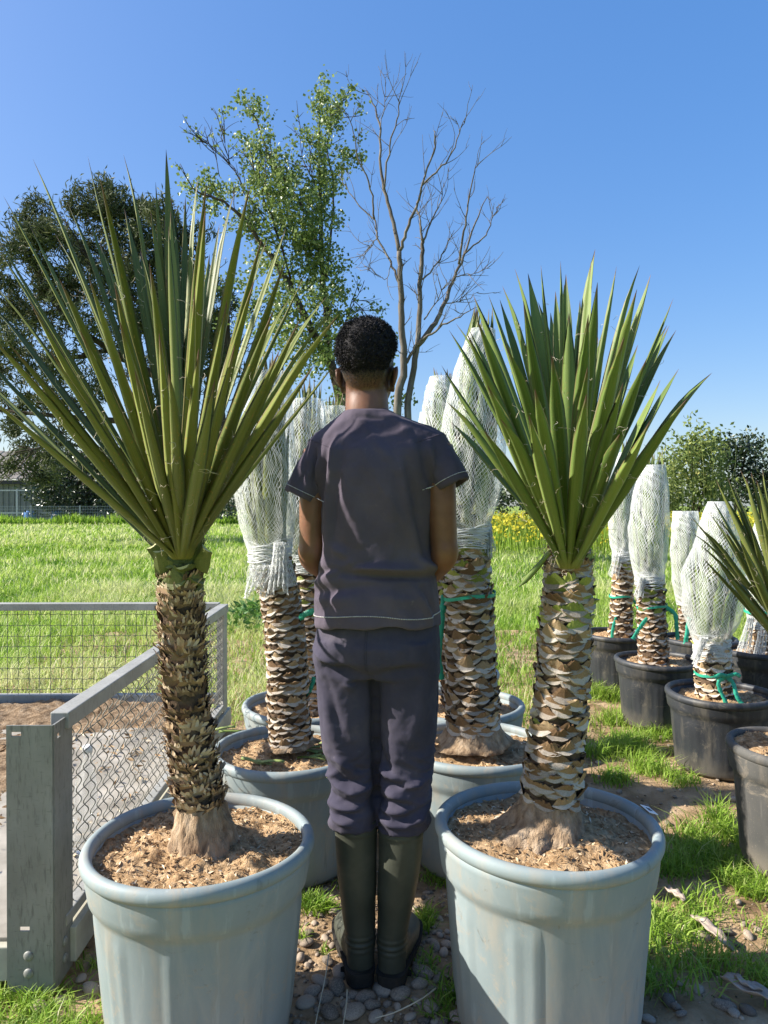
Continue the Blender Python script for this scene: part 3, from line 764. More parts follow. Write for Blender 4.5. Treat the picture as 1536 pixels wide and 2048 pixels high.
mt_soil = M('coir_soil', [(.25, (.13, .070, .034)), (.40, (.36, .225, .115)), (.58, (.55, .37, .205)), (.78, (.68, .51, .32))], 42, 10, .95, .1, 1.0, .012, 130)
mt_chip = M_attr('bark_chip', [(0, (.12, .07, .035)), (.45, (.36, .23, .12)), (.8, (.56, .42, .26)), (1, (.72, .62, .46))], .85, .15, 0)
mt_trunkd = M('trunk_dark', [(.3, (.05, .035, .022)), (.7, (.15, .10, .065))], 30, 8, .95, .1, .8, .01, 80)
mt_trunkb = M('trunk_bark', [(.3, (.16, .10, .06)), (.5, (.34, .24, .15)), (.7, (.50, .385, .27))], 16, 10, .9, .1, 1.0, .012, 40, (2.2, 2.2, .7))
mt_cream = M('scar_cream', [(.3, (.24, .195, .155)), (.5, (.43, .37, .305)), (.7, (.60, .54, .46))], 30, 8, .8, .2, .6, .004, 120, rand=.35)
mt_tan = M('scar_tan', [(.3, (.13, .075, .04)), (.5, (.30, .19, .10)), (.7, (.46, .34, .20))], 34, 8, .85, .15, .7, .004, 110, rand=.4)
mt_gstub = M('green_stub', [(.3, (.12, .15, .03)), (.5, (.24, .27, .05)), (.7, (.38, .38, .10))], 24, 6, .6, .3, .3, .003, 90, rand=.3)
mt_gbase = M('green_base', [(.3, (.055, .075, .02)), (.55, (.12, .145, .04)), (.75, (.20, .19, .07))], 24, 6, .55, .35, .3, .003, 90, rand=.3)
mt_shag = M_attr('dry_shag', [(0, (.05, .032, .02)), (.3, (.13, .086, .055)), (.55, (.29, .19, .11)), (.8, (.45, .325, .205)), (1, (.56, .45, .32))], .9, .1, .0, 60)

# ------------------------------------------------------------------ yuccas: shapes
def leaf_mesh(name, prof, bow, mat, ns=16, chan=.42):
    ts = np.linspace(0, 1, ns); V, uv = [], []
    w = np.interp(ts, [p[0] for p in prof], [p[1] for p in prof])
    for t, wi in zip(ts, w):
        yb = bow * 4 * t * (1 - t) + .25 * bow * math.sin(9 * t)
        for u, y in ((-1, .5), (-.5, .12), (0, -.02), (.5, .12), (1, .5), (.55, -.22), (0, -.42), (-.55, -.22)):
            thick = 1 if y > 0 else (1 if t < .97 else .3)
            V.append((u * wi, yb * 40 + y * chan * wi * thick * 2.0, t)); uv.append(((u + 1) / 2, t))
    Fs = []
    for i in range(ns - 1):
        for j in range(8):
            a, b = i * 8 + j, i * 8 + (j + 1) % 8
            Fs.append((a, b, b + 8, a + 8))
    Fs.append(tuple(range(7, -1, -1))); Fs.append(tuple((ns - 1) * 8 + j for j in range(8)))
    return mk_mesh(name, V, Fs, [mat], True, uv=uv)
profL = [(0, 1.15), (.06, .85), (.2, .86), (.4, 1.0), (.6, .95), (.8, .66), (.92, .34), (.97, .14), (1, .02)]
profR = [(0, .95), (.06, .66), (.25, .78), (.5, 1.0), (.7, 1.0), (.82, .82), (.9, .5), (.95, .22), (.97, .10), (1, .02)]
LM = {'L': [leaf_mesh('leaf', profL, b, mt_leafL) for b in (-.012, -.005, .0, .006, .012, .02, .03, .045)],
      'R': [leaf_mesh('leaf', profR, b, mt_leafR) for b in (-.010, -.004, .0, .006, .012, .02, .032)]}

def put_leaf(root, base, tip, w, kind, axis_pt, nm='leaf', roll=0.0):
    """base, tip: local Vectors; w half width in metres"""
    base, tip = Vector(base), Vector(tip); z = tip - base; L = z.length; z.normalize()
    inn = Vector((axis_pt[0], axis_pt[1], 0)) - Vector((tip.x, tip.y, 0)); inn = inn.normalized() if inn.length > 1e-4 else Vector((0, 1, 0))
    inn = inn + Vector((0, 0, .8)); y = inn - z * inn.dot(z)
    if y.length < 1e-3: y = z.orthogonal()
    y.normalize(); x = y.cross(z); q = Matrix((x, y, z)).transposed() @ Matrix.Rotation(roll, 3, 'Z')
    o = link(bpy.data.objects.new(nm, R.choice(LM[kind])), root)
    o.matrix_local = Matrix.Translation(base) @ q.to_4x4() @ Matrix.Diagonal((w, min(w, L * .08), L, 1))
    return o

def cup_mesh(kind, seed):
    """one cut leaf base: cream crescent lip, tan face, stub pointing up and out"""
    rn = random.Random(seed); st = rn.uniform(.30, .85); fl = rn.uniform(.12, .50); wv = rn.uniform(.16, .50); sk = rn.uniform(-.18, .18); V = []
    us = np.linspace(-1, 1, 7)
    for u in us:
        k = max(0, 1 - u * u); V.append((u, -.14, -.62 * k - .04))
    for u in us:
        k = max(0, 1 - u * u); V.append((u * 1.02 + sk * k * .3, .06 + .30 * k ** .7 + rn.uniform(-.05, .05), -.46 * k + .02 + rn.uniform(-.05, .05)))
    for u in us:
        k = max(0, 1 - u * u); V.append((u * .9, .02 + .20 * k ** .7, -.11 * k + .03 + rn.uniform(-.05, .05)))
    for u in us: V.append((u * wv + sk, .10 + fl * (1 - .3 * u * u), st + rn.uniform(-.16, .16)))
    for u in us: V.append((u * wv, -.12, st - .12))
    Fs, mi = [], []
    for r in range(4):
        for j in range(6):
            a = r * 7 + j; Fs.append((a, a + 1, a + 8, a + 7))
            mi.append(0 if r < 2 else (1 if r == 2 else (1 if kind == 'tan' else 0)))
    mats = {'tan': [mt_cream, mt_tan], 'green': [mt_cream, mt_gstub], 'base': [mt_gbase, mt_gbase]}[kind]
    return mk_mesh('leaf_base', V, Fs, mats, False, midx=mi)
CUP = {k: [cup_mesh(k, s) for s in range(14)] for k in ('tan', 'green', 'base')}

def shag_mesh(seed):
    """one dried leaf base: a clasping plate that splits into a frayed, out-curled fan of fibres"""
    rn = random.Random(seed); g = G(); n = 7; tone = rn.uniform(.35, .95)
    out0 = rn.uniform(.10, .22); lean = rn.uniform(-.25, .25)
    pl = [(-.95, -.10, -.42), (.95, -.10, -.42), (-.80, out0, .02), (.80, out0, .02)]
    g.add(pl, [(0, 1, 3, 2)], 0, tone * .8)
    for i in range(n):
        c = (i - (n - 1) / 2) / (n / 2); L = rn.uniform(.35, .85); w = rn.uniform(.12, .20); out = out0 + rn.uniform(.05, .24); tx = c * rn.uniform(.95, 1.35) + lean + rn.uniform(-.1, .1)
        cu = rn.uniform(-.05, .35)
        pts = [(c * .82, out0 - .01 * (i % 2), .0), (c * .5 + tx * .5, out, L * .55), (tx, out + cu * .7, L - cu * .45)]
        V = []
        for q, p in enumerate(pts):
            ww = w * (1.0, .8, .30)[q]; tw = rn.uniform(-.06, .06); V += [(p[0] - ww, p[1] - tw, p[2]), (p[0] + ww, p[1] + tw, p[2])]
        g.add(V, [(0, 1, 3, 2), (2, 3, 5, 4)], 0, np.clip(tone + rn.uniform(-.35, .35), .05, 1))
    return mk_mesh('leaf_base', np.concatenate(g.V), g.F, [mt_shag], False, attr={'rnd': np.concatenate(g.A)})
SHAG = [shag_mesh(s) for s in range(16)]

class Trunk:
    def __init__(s, pts, rad, n=48):
        s.c = catmull(pts, n); s.r = np.interp(np.linspace(0, 1, n), np.linspace(0, 1, len(rad)), rad); s.n = n
        s.pts, s.T, s.U, s.W = frames(s.c)
    def at(s, t):
        f = t * (s.n - 1); i = min(int(f), s.n - 2); k = f - i; L = lambda a: a[i] * (1 - k) + a[i + 1] * k
        return L(s.c), L(s.r), L(s.T), L(s.U), L(s.W)

def build_trunk(root, T, rows, per, sw, pick, lo=0.0, hi=1.0, mat=None, joined=False, flare=0.0, tone=1.0, jz=.25):
    """core + leaf bases in offset rows; pick(t) -> mesh list"""
    seg = 72; th = np.linspace(0, 2 * np.pi, seg, endpoint=False); V = []
    for i in range(T.n):
        t = i / (T.n - 1); fl = 1 + flare * max(0, (lo - t) / max(lo, 1e-3)) ** 1.3 if lo > 0 else 1
        rr = T.r[i] * fl * (1 + (.10 * np.sin(5 * th + 1) + .06 * np.sin(9 * th)) * (fl - 1) * 1.6) * (1 + NR.normal(0, .015, seg)) * (.93 if t > lo else 1)
        V.append(T.c[i] + np.outer(np.cos(th) * rr, T.U[i]) + np.outer(np.sin(th) * rr, T.W[i]))
    Vv, Fs = loft(V)
    tl = np.repeat(np.linspace(0, 1, T.n), seg); cc = np.repeat(T.c, seg, 0); od = Vv - cc; od /= np.linalg.norm(od, axis=1)[:, None] + 1e-9
    Vv = Vv + od * (np.where(tl < lo + .02, .013 * (.4 - np.abs(fbm(Vv * np.array([34, 34, 9]), 3, 17))) + .005 * fbm(Vv * 80, 2, 18), 0))[:, None]
    fm = [0 if k < int(lo * (T.n - 1) + 1) * seg else 1 for k in range((T.n - 1) * seg)] + [0, 1]
    tr = mk('trunk', Vv, Fs, [mat or mt_trunkb, mt_trunkd], root, midx=fm)
    g = G(); mats = []
    for k in range(rows):
        for j in range(per):
            t = lo + (hi - lo) * (k + .5 + R.uniform(-jz, jz)) / rows
            a = 2 * math.pi * (j + .5 * (k % 2) + R.uniform(-.12, .12)) / per
            c, r, tt, u, w = T.at(t); out = u * math.cos(a) + w * math.sin(a); tan = np.cross(out, tt)
            ms = R.choice(pick(t)); s = sw * R.uniform(.80, 1.22)
            Mx = Matrix(((tan[0], out[0], tt[0], 0), (tan[1], out[1], tt[1], 0), (tan[2], out[2], tt[2], 0), (0, 0, 0, 1)))
            Mx = Matrix.Translation(Vector(c + out * r * .93)) @ Mx @ Matrix.Rotation(R.uniform(-.24, .24), 4, 'Y') @ Matrix.Rotation(R.uniform(-.15, .2), 4, 'X') @ Matrix.Diagonal((s, s * R.uniform(.7, 1.3), s * R.uniform(.75, 1.2), 1))
            if not joined:
                o = link(bpy.data.objects.new('leaf_base', ms), tr); o.matrix_local = Mx
            else:
                vv = np.array([Mx @ v.co for v in ms.vertices]); off = len(mats)
                for m in ms.materials:
                    if m not in mats: mats.append(m)
                mp = [mats.index(m) for m in ms.materials]; n0 = g.n
                g.V.append(vv); g.n += len(vv); g.A.append(np.zeros(len(vv)))
                for p in ms.polygons: g.F.append(tuple(i + n0 for i in p.vertices)); g.mi.append(mp[p.material_index])
    if joined:
        o = g.obj('leaf_bases', mats, tr, False); o['kind'] = 'stuff'
    return tr

def lathe(prof, seg, rfun=None):
    th = np.linspace(0, 2 * np.pi, seg, endpoint=False); rings = []
    for k, (r, z) in enumerate(prof):
        rr = r + (rfun(th, k, z) if rfun else 0); rings.append(np.c_[np.cos(th) * rr, np.sin(th) * rr, np.full(seg, z)])
    return rings

def build_pot(root, h, rt, rb, mat, ph=0.0, flutes=10, seg=144, low=0.0):
    zs = .76 * h; r_at = lambda z: rb + (rt * .93 - rb) * (z / h)
    prof = [(rb * .6, .004), (rb * .97, .0), (rb, .012)] + [(r_at(z), z) for z in np.linspace(.03, zs - .02, 14)] + [(r_at(zs) + .001, zs - .008), (r_at(zs) + .012, zs + .006), (r_at(zs) + .014, zs + .02)] + [(r_at(z) + .014, z) for z in np.linspace(zs + .04, h * .93, 4)]
    prof += [(rt * .93, h * .945)]
    inner = [(rt * .90, h * .945), (rt * .895, h * .8)]
    def rf(th, k, z):
        a = (th * flutes / (2 * np.pi) + ph) % 1.0
        f = sstep(.06, .12, a) * (1 - sstep(.40, .46, a)) * (1 - .55 * sstep(.14, .2, a) * (1 - sstep(.32, .38, a)))
        m = float(sstep(.03, .07, z) * (1 - sstep(zs - .05, zs - .02, z)))
        return f * .005 * m + .0018 * np.sin(2 * th + ph * 6)
    rings = lathe(prof, seg, rf) + lathe(inner, seg)
    V, Fs = loft(rings); pot = mk('pot', V, Fs, mat, root)
    # rolled rim
    rp = []
    for a in np.linspace(-.5 * np.pi, 1.5 * np.pi, 15)[:-1]:
        rp.append((rt * .945 + 0.016 * math.cos(a) * (1.0 if math.cos(a) > 0 else .9), h - .020 + .019 * math.sin(a)))
    th = np.linspace(0, 2 * np.pi, seg, endpoint=False); n = len(rp)
    V = np.concatenate([np.c_[np.cos(th) * r, np.sin(th) * r, np.full(seg, z) + .003 * np.sin(2 * th + ph * 9)] for r, z in rp]); Fs = []
    for i in range(n):
        for j in range(seg):
            a, b = i * seg + j, i * seg + (j + 1) % seg; c = ((i + 1) % n) * seg
            Fs.append((a, b, c + (j + 1) % seg, c + j))
    mk('rim', V, Fs, mat, pot)
    return pot

def build_soil(root, rt, z, tx, ty, seed, chips=500, mound=.02, nr=46, nt=150, clod=.013):
    rs = np.linspace(.0, rt * .905, nr); th = np.linspace(0, 2 * np.pi, nt, endpoint=False)
    Rr, Th = np.meshgrid(rs, th, indexing='ij'); x = Rr * np.cos(Th); y = Rr * np.sin(Th)
    p = np.c_[x.ravel(), y.ravel(), np.full(x.size, seed * 3.1)]
    dd = np.hypot(x.ravel() - tx, y.ravel() - ty)
    def hf(p, dd): return clod * fbm(p * 14, 3, seed) + clod * .8 * np.abs(fbm(p * 38, 3, seed + 5)) + mound * np.exp(-(dd / .13) ** 2) + .010 * fbm(p * 4, 2, seed + 9)
    V = np.c_[p[:, :2], z + hf(p, dd)]
    i = np.arange(nr * nt).reshape(nr, nt); Fq = np.stack([i[:-1], np.roll(i, -1, 1)[:-1], np.roll(i, -1, 1)[1:], i[1:]], -1).reshape(-1, 4)
    s = mk('soil', V, Fq[:, ::-1].copy(), mt_soil, root)
    a = NR.uniform(0, 6.28, chips); q = rt * .88 * np.sqrt(NR.uniform(0, 1, chips)); cx, cy = q * np.cos(a), q * np.sin(a)
    pp = np.c_[cx, cy, np.full(chips, seed * 3.1)]; C = np.c_[cx, cy, z + hf(pp, np.hypot(cx - tx, cy - ty)) + .003]
    dr = np.c_[NR.normal(size=(chips, 2)), NR.normal(0, .25, chips)]
    Vc, Fc = cards(C, NR.uniform(.006, .020, chips), .35, dirs=dr)
    o = mk('bark_chips', Vc, Fc, mt_chip, s, False, attr={'rnd': rep(np.clip(NR.normal(.55, .25, chips), 0, 1), 4)}); o['kind'] = 'stuff'
    return s

def tips_to_world(tips, d, base, L, dscale=1.0):
    out = []
    for px, py, sg in tips:
        dy = 0.0; Lr = L * R.uniform(.95, 1.05)
        for it in range(12):
            p = P(px, py, d + dy); dx, dz = p.x - base[0], p.z - base[2]
            m = Lr * Lr - dx * dx - dz * dz; t = sg * math.sqrt(max(0.0, m)); dy = dy * .5 + t * .5
        if abs(sg) < .5: dy = R.uniform(-.12, .12)
        out.append(P(px, py, d + dy))
    return out

def crown(root, loc, T, tips, d, L, w, kind, z_lo, z_hi, extra=0, young=8, down=()):
    top = T.c[-1] + np.array(loc); apex = Vector(top)
    tw = tips_to_world(tips, d, top, L)
    leaves = []
    for tp in tw:
        dv = tp - apex; el = math.atan2(dv.z, math.hypot(dv.x, dv.y)); t = max(0, min(1, (el - .5) / .9))
        hz = Vector((dv.x, dv.y, 0)); hz = hz.normalized() if hz.length > 1e-4 else Vector((0, 1, 0))
        b = Vector((apex.x, apex.y, z_lo + (z_hi - z_lo) * t)) + hz * (.052 * (1 - t) + .012)
        leaves.append((b, tp))
    for k in range(extra):                                  # far side of the rosette
        a = R.uniform(.15, math.pi - .15); el = R.uniform(.75, 1.45)
        dv = Vector((math.cos(a) * math.cos(el), math.sin(a) * math.cos(el), math.sin(el))); t = max(0, min(1, (el - .5) / .9))
        b = Vector((apex.x, apex.y, z_lo + (z_hi - z_lo) * t)) + Vector((dv.x, dv.y, 0)) * .05
        leaves.append((b, b + dv * L * R.uniform(.72, .95)))
    for k in range(young):
        a = R.uniform(0, 6.28); el = R.uniform(1.2, 1.52); dv = Vector((math.cos(a) * math.cos(el), math.sin(a) * math.cos(el), math.sin(el)))
        b = Vector((apex.x, apex.y, z_hi - .02)); leaves.append((b, b + dv * L * R.uniform(.5, .8)))
    lo = Vector(loc); g = G()
    for b, tp in leaves:
        ww = w * R.uniform(.82, 1.18); put_leaf(root, b - lo, tp - lo, ww, kind, apex - lo, roll=R.uniform(-.35, .35))
        dv = (tp - b); side = dv.cross(Vector((0, 1, 0)) if R.random() < .5 else Vector((1, 0, 0))).normalized()
        for q in range(R.randint(5, 10)):                    # curly threads peeling from the margins
            t = R.uniform(.12, .85); p0 = b + dv * t + side * ww * R.choice((-1, 1)) * .9 - lo
            rad = R.uniform(.002, .007) * R.uniform(.6, 1.3); turns = R.uniform(.2, 1.1); n = 10; ax = Vector((R.gauss(0, 1), R.gauss(0, 1), R.gauss(0, 1))).normalized()
            dr_ = R.uniform(.008, .035); e1 = ax.orthogonal().normalized(); e2 = ax.cross(e1); pts = []
            for i in range(n):
                an = turns * 6.28 * i / (n - 1); rr = rad * (1 - .4 * i / n)
                pts.append(np.array(p0 + e1 * (rr * math.cos(an) - rad) + e2 * rr * math.sin(an) + ax * dr_ * i / n) + NR.normal(0, .0007, 3))
            g.add(*tube(pts, .00045, 3, cap=False))
    for q in range(150):                                     # dry fibres matted round the crown base
        a = R.uniform(0, 6.28); r0 = T.r[-1] * R.uniform(.8, 1.35); p0 = T.c[-1] + np.array([math.cos(a) * r0, math.sin(a) * r0, R.uniform(-.07, .05)]); pts = [p0]; dv = NR.normal(0, 1, 3)
        for i in range(7): dv = dv * .7 + NR.normal(0, .8, 3); pts.append(pts[-1] + dv / (np.linalg.norm(dv) + 1e-6) * R.uniform(.004, .009))
        g.add(*tube(catmull(pts, 12), .0006, 3, cap=False))
    core = T.c[-1]; cp = np.array([core + (0, 0, -.03), core + (0, 0, .05), core + (0, 0, z_hi - loc[2] - core[2] + .06)])
    mk('heart', *tube(catmull(cp, 8), np.linspace(T.r[-1] * .85, .02, 8), 14), mt_trunkd, root)
    o = g.obj('leaf_fibres', [mt_fibre], root); o['kind'] = 'stuff'

mt_net = M('white_net', [(.3, (.74, .76, .74)), (.7, (.88, .89, .87))], 5, 3, .7, .2, trans=.35)
def build_net(root, ctr, rads, K=44, w=.0016, layers=2, n=78, seed=0, tie=None, twist=4.2, lump=.12, squash=1.0):
    """knitted tube: two families of crossing threads around the bundle; ctr/rads local, bottom to top"""
    c = catmull(ctr, n); r = np.interp(np.linspace(0, 1, n), np.linspace(0, 1, len(rads)), rads)
    r = np.convolve(np.pad(r, 2, 'edge'), np.ones(5) / 5, 'valid'); t = np.linspace(0, 1, n)
    Vs, Fs, cnt = [], [], 0
    def surf(th, off):
        x, y = np.cos(th), np.sin(th)
        ln = 1 + lump * fbm(np.c_[x * 1.6 + seed, y * 1.6, t * 5.5], 3, seed) + .014 * fbm(np.c_[x * 4, y * 4, t * 16], 2, seed + 3)
        rr = r * ln * (1 + off); return c + np.c_[x * rr, y * rr * squash, np.zeros(n)]
    for ly in range(layers):
        for sgn in (1, -1):
            for k in range(K):
                th = 2 * np.pi * (k + .5 * ly) / K + sgn * twist * t * (1 + .25 * ly) + .05 * np.sin(t * 60 + k)
                a = surf(th, -.012 * ly + .004 * sgn); b = surf(th + .02, -.012 * ly + .004 * sgn)
                d = b - a; d /= np.linalg.norm(d, axis=1)[:, None] + 1e-9
                tg = np.gradient(a, axis=0); tg /= np.linalg.norm(tg, axis=1)[:, None] + 1e-9
                sd_ = d - tg * np.sum(d * tg, 1)[:, None]; sd_ /= np.linalg.norm(sd_, axis=1)[:, None] + 1e-9
                wv = w * .5
                Vs.append(np.stack([a - sd_ * wv, a + sd_ * wv], 1).reshape(-1, 3)); i = np.arange(n - 1)[:, None] * 2 + cnt
                Fs.append(i + np.array([[0, 1, 3, 2]])); cnt += 2 * n
    o = mk('netting', np.concatenate(Vs), np.concatenate(Fs), mt_net, root)
    if tie:
        for (tt, kk) in tie:                               # gathered band where the net is knotted
            i = int(tt * (n - 1)); th = np.linspace(0, 2 * np.pi, 29)[:-1]
            g = G()
            for q in range(kk * 3):
                rr = r[i] * (1.0 + .06 * R.random()); zz = R.uniform(-.035, .035)
                pts = [c[i] + np.array([math.cos(a) * rr, math.sin(a) * rr * squash, zz + .016 * math.sin(a + q * 2.0) + .006 * math.sin(3 * a + q)]) for a in np.linspace(0, 6.2832, 40)]
                g.add(*tube(np.array(pts), .0017 * R.uniform(.6, 1.2), 4, cap=False))
            g.obj('net_tie', [mt_net], o)
    return o

def net_tail(netobj, p0, p1, w0, w1, folds=7, seed=0):
    """loose gathered end of the net hanging down"""
    n, k = 22, 30; V = []; p0, p1 = np.array(p0, float), np.array(p1, float)
    for i in range(n):
        t = i / (n - 1); c = p0 * (1 - t) + p1 * t; w = w0 * (1 - t) + w1 * t
        for j in range(k):
            u = j / (k - 1) * 2 - 1
            V.append(c + np.array([u * w, -.012 + .018 * math.sin(folds * u * 2.2 + 3 * t + seed) * (.4 + t) + .02 * t, .015 * math.sin(u * 4 + seed) * t]))
    g = G(); V = np.array(V).reshape(n, k, 3)
    for j in range(k): g.add(*tube(V[:, j] + NR.normal(0, .0015, (n, 3)), .0011, 3, cap=False))
    for i in range(0, n): g.add(*tube(V[i] + NR.normal(0, .002, (k, 3)), .0008, 3, cap=False))
    return g.obj('net_tail', [mt_net], netobj)

mt_rib = M('green_ribbon', [(.3, (.03, .36, .22)), (.7, (.06, .50, .33))], 12, 3, .4, .4, trans=.25)
def ribbon(root, pts, w=.016, nm='ribbon'):
    c = catmull(pts, 6 * len(pts)); tg = np.gradient(c, axis=0); tg /= np.linalg.norm(tg, axis=1)[:, None]
    s = np.cross(tg, np.array([0, 1., 0])); s /= np.linalg.norm(s, axis=1)[:, None] + 1e-9; n = len(c)
    s = s + NR.normal(0, .12, s.shape); V = np.stack([c - s * w / 2, c + s * w / 2 + np.array([0, .002, 0])], 1).reshape(-1, 3)
    V2 = V + np.array([0, .0012, 0]); Fs = []
    for i in range(n - 1):
        a = 2 * i; Fs.append((a, a + 1, a + 3, a + 2)); b = 2 * n + a; Fs.append((b, b + 2, b + 3, b + 1)); Fs.append((a, a + 2, b + 2, b)); Fs.append((a + 1, b + 1, b + 3, a + 3))
    return mk(nm, np.concatenate([V, V2]), Fs, mt_rib, root)

def ribbon_loop(root, c, r, w=.012, tilt=0.0):
    n = 40; V = []
    for a in np.linspace(0, 2 * np.pi, n, endpoint=False):
        o = np.array([math.cos(a) * r, math.sin(a) * r, tilt * math.cos(a) * r + .004 * math.sin(3 * a)])
        for dr, dz in ((0, -w / 2), (.0025, -w / 2), (.0025, w / 2), (0, w / 2)): V.append(np.array(c) + o * (1, 1, 1) + np.array([math.cos(a) * dr, math.sin(a) * dr, dz]))
    Fs = []
    for i in range(n):
        for j in range(4):
            a = i * 4 + j; b = i * 4 + (j + 1) % 4; k = ((i + 1) % n) * 4
            Fs.append((a, b, k + (j + 1) % 4, k + j))
    return mk('ribbon', V, Fs, mt_rib, root, False)

def bundle(root, ctr, rads, count, w, kind, tip_out=.06, shrink=.87):
    """tied-up leaves inside a net"""
    c = catmull(ctr, 20); r = np.interp(np.linspace(0, 1, 20), np.linspace(0, 1, len(rads)), rads) * shrink
    for k in range(count):
        a = 2 * math.pi * k * .618; q = math.sqrt(R.uniform(.25, 1)); i0 = 1 if k % 3 else 4; i1 = R.randint(14, 19)
        if k < count * .4: i1 = 19
        f = lambda i, s: Vector(c[i]) + Vector((math.cos(a) * r[i] * s, math.sin(a) * r[i] * s, 0))
        b, t = f(i0, .5 * q), f(i1, q); t = t + Vector((0, 0, R.uniform(.2, 1) * tip_out if i1 == 19 else 0))
        # the belly of the net holds the leaf in a bow: bend by a mid-leaf offset through roll of a bowed blade
        put_leaf(root, b, t, w * R.uniform(.8, 1.2), kind, c[10], roll=R.uniform(-.4, .4))
    # inner mass of older leaves
    for k in range(count // 2):
        a = 2 * math.pi * k * .618 + 1; i0, i1 = R.randint(1, 5), R.randint(10, 15)
        b = Vector(c[i0]) + Vector((math.cos(a) * r[i0] * .8, math.sin(a) * r[i0] * .8, 0)); t = Vector(c[i1]) + Vector((math.cos(a) * r[i1] * .95, math.sin(a) * r[i1] * .95, 0))
        put_leaf(root, b, t, w * 1.2, kind, c[10])

V = []
for t, w_, k_ in ((-.2, 1.15, .6), (.25, 1.0, 1.0), (.65, .80, .9), (1.0, .68, .75)):
    V += [(-w_, -.5 * k_, t), (-w_ * .5, .35 * k_, t), (0, .5 * k_, t), (w_ * .5, .35 * k_, t), (w_, -.5 * k_, t + (.06 if t == 1.0 else 0)), (0, -.35 * k_, t)]
STUB = mk_mesh('cut_leaf', V, [(i * 6 + j, i * 6 + (j + 1) % 6, i * 6 + 6 + (j + 1) % 6, i * 6 + 6 + j) for i in range(3) for j in range(6)] + [tuple(range(18, 24))], [mt_gbase, mt_cut0], False, midx=[0] * 18 + [1])
# ------------------------------------------------------------------ front left yucca
def pw(px, py, d, loc): return np.array(P(px, py, d)) - np.array(loc)
dL = 1.81
locL = ((400 - 768) / F * dL, dL, 0)
yl = thing('potted_yucca', 'tall yucca with long olive leaves and shaggy brown trunk in the left front grey pot', 'yucca', locL, 'bare potted yuccas in front')
build_pot(yl, .47, .2775, .215, mt_potg, .42, 9)
sx, sy = pw(405, 1690, dL, locL)[:2]
build_soil(yl, .2775, .433, sx, sy, 1, 1500)
T = Trunk([pw(408, 1712, dL, locL), pw(398, 1600, dL, locL), pw(384, 1500, dL, locL), pw(368, 1350, dL, locL), pw(362, 1220, dL, locL), pw(360, 1100, dL, locL), pw(362, 1050, dL, locL)], [.070, .056, .051, .049, .048, .049, .050], 60)
def pickL(t): return SHAG if t < .70 else (CUP['base'] if t > .76 or R.random() < .6 else SHAG)
build_trunk(yl, T, 32, 9, .0285, pickL, .15, .95, None, flare=.28, jz=.45)
tipsL = [(9, 394, 0), (68, 321, 0), (178, 314, 1), (202, 361, -1), (248, 312, 0), (334, 302, 1), (313, 366, 1), (343, 398, 1), (372, 396, 1), (398, 356, 1), (415, 370, -1), (412, 417, -1), (472, 384, 1), (502, 373, -1), (525, 478, -1), (534, 483, 1),
         (572, 459, 1), (570, 525, -1), (608, 555, 0), (600, 640, -1), (655, 595, 1), (675, 614, 0), (680, 630, -1), (674, 722, 0), (628, 731, -1), (-5, 471, 0), (-2, 500, 1), (-16, 567, 0), (-20, 610, 1), (-30, 660, -1), (-40, 703, 0), (-50, 740, 1), (-40, 780, -1),
         (134, 403, 1), (176, 427, 1), (63, 455, 1), (300, 530, -1), (420, 511, 1), (230, 567, -1), (391, 577, -1), (178, 553, -1), (281, 497, 1), (319, 666, -1), (455, 600, -1), (337, 750, -1), (398, 698, -1), (240, 640, -1), (120, 560, -1), (60, 600, -1), (20, 690, -1),
         (510, 560, -1), (548, 620, -1), (470, 690, -1), (160, 660, -1), (100, 700, -1), (430, 760, -1), (270, 740, -1), (250, 420, 1), (370, 480, 1), (440, 450, 1), (110, 470, 1), (560, 700, -1), (200, 480, 1), (330, 440, 1), (620, 690, 1), (580, 600, 1)]
crown(yl, locL, T, tipsL, dL, .93, .0118, 'L', T.c[-1][2] - .075, T.c[-1][2] + .09, extra=2, young=6)
for px, py, tx, ty in [(335, 1125, 306, 1092), (372, 1140, 366, 1135), (330, 1140, 318, 1103), (398, 1130, 412, 1098), (355, 1100, 335, 1040), (385, 1105, 395, 1040), (365, 1110, 362, 1060)]:
    b = Vector(pw(px, py, dL - .040, locL)); e = Vector(pw(tx, ty, dL - .066, locL)); z_ = (e - b); L_ = z_.length; z_.normalize()
    y_ = Vector((0, -1, .3)) - z_ * Vector((0, -1, .3)).dot(z_); y_.normalize(); x_ = y_.cross(z_)
    o = link(bpy.data.objects.new('cut_leaf', STUB), yl); o.matrix_local = Matrix.Translation(b) @ Matrix((x_, y_, z_)).transposed().to_4x4() @ Matrix.Diagonal((.024, .010, L_, 1))

# ------------------------------------------------------------------ front right yucca
dR = 1.84
locR = ((1094 - 768) / F * dR, dR, 0)
yr = thing('potted_yucca', 'shorter yucca with broad green leaves and scaly cream trunk in the right front grey pot', 'yucca', locR, 'bare potted yuccas in front')
build_pot(yr, .496, .2775, .22, mt_potg, .1, 9)
sx, sy = pw(1105, 1670, dR, locR)[:2]
build_soil(yr, .2775, .452, sx, sy, 2, 1300, .035)
T = Trunk([pw(1088, 1705, dR, locR), pw(1102, 1600, dR, locR), pw(1112, 1500, dR, locR), pw(1124, 1380, dR, locR), pw(1130, 1280, dR, locR), pw(1136, 1180, dR, locR), pw(1138, 1090, dR, locR)], [.066, .068, .066, .062, .060, .057, .050], 90)
def pickR(t): return CUP['green'] if (t > .72 and R.random() < .5) or R.random() < .02 else CUP['tan']
build_trunk(yr, T, 27, 9, .030, pickR, .16, .97, mt_trunkb, flare=1.35, jz=.4)
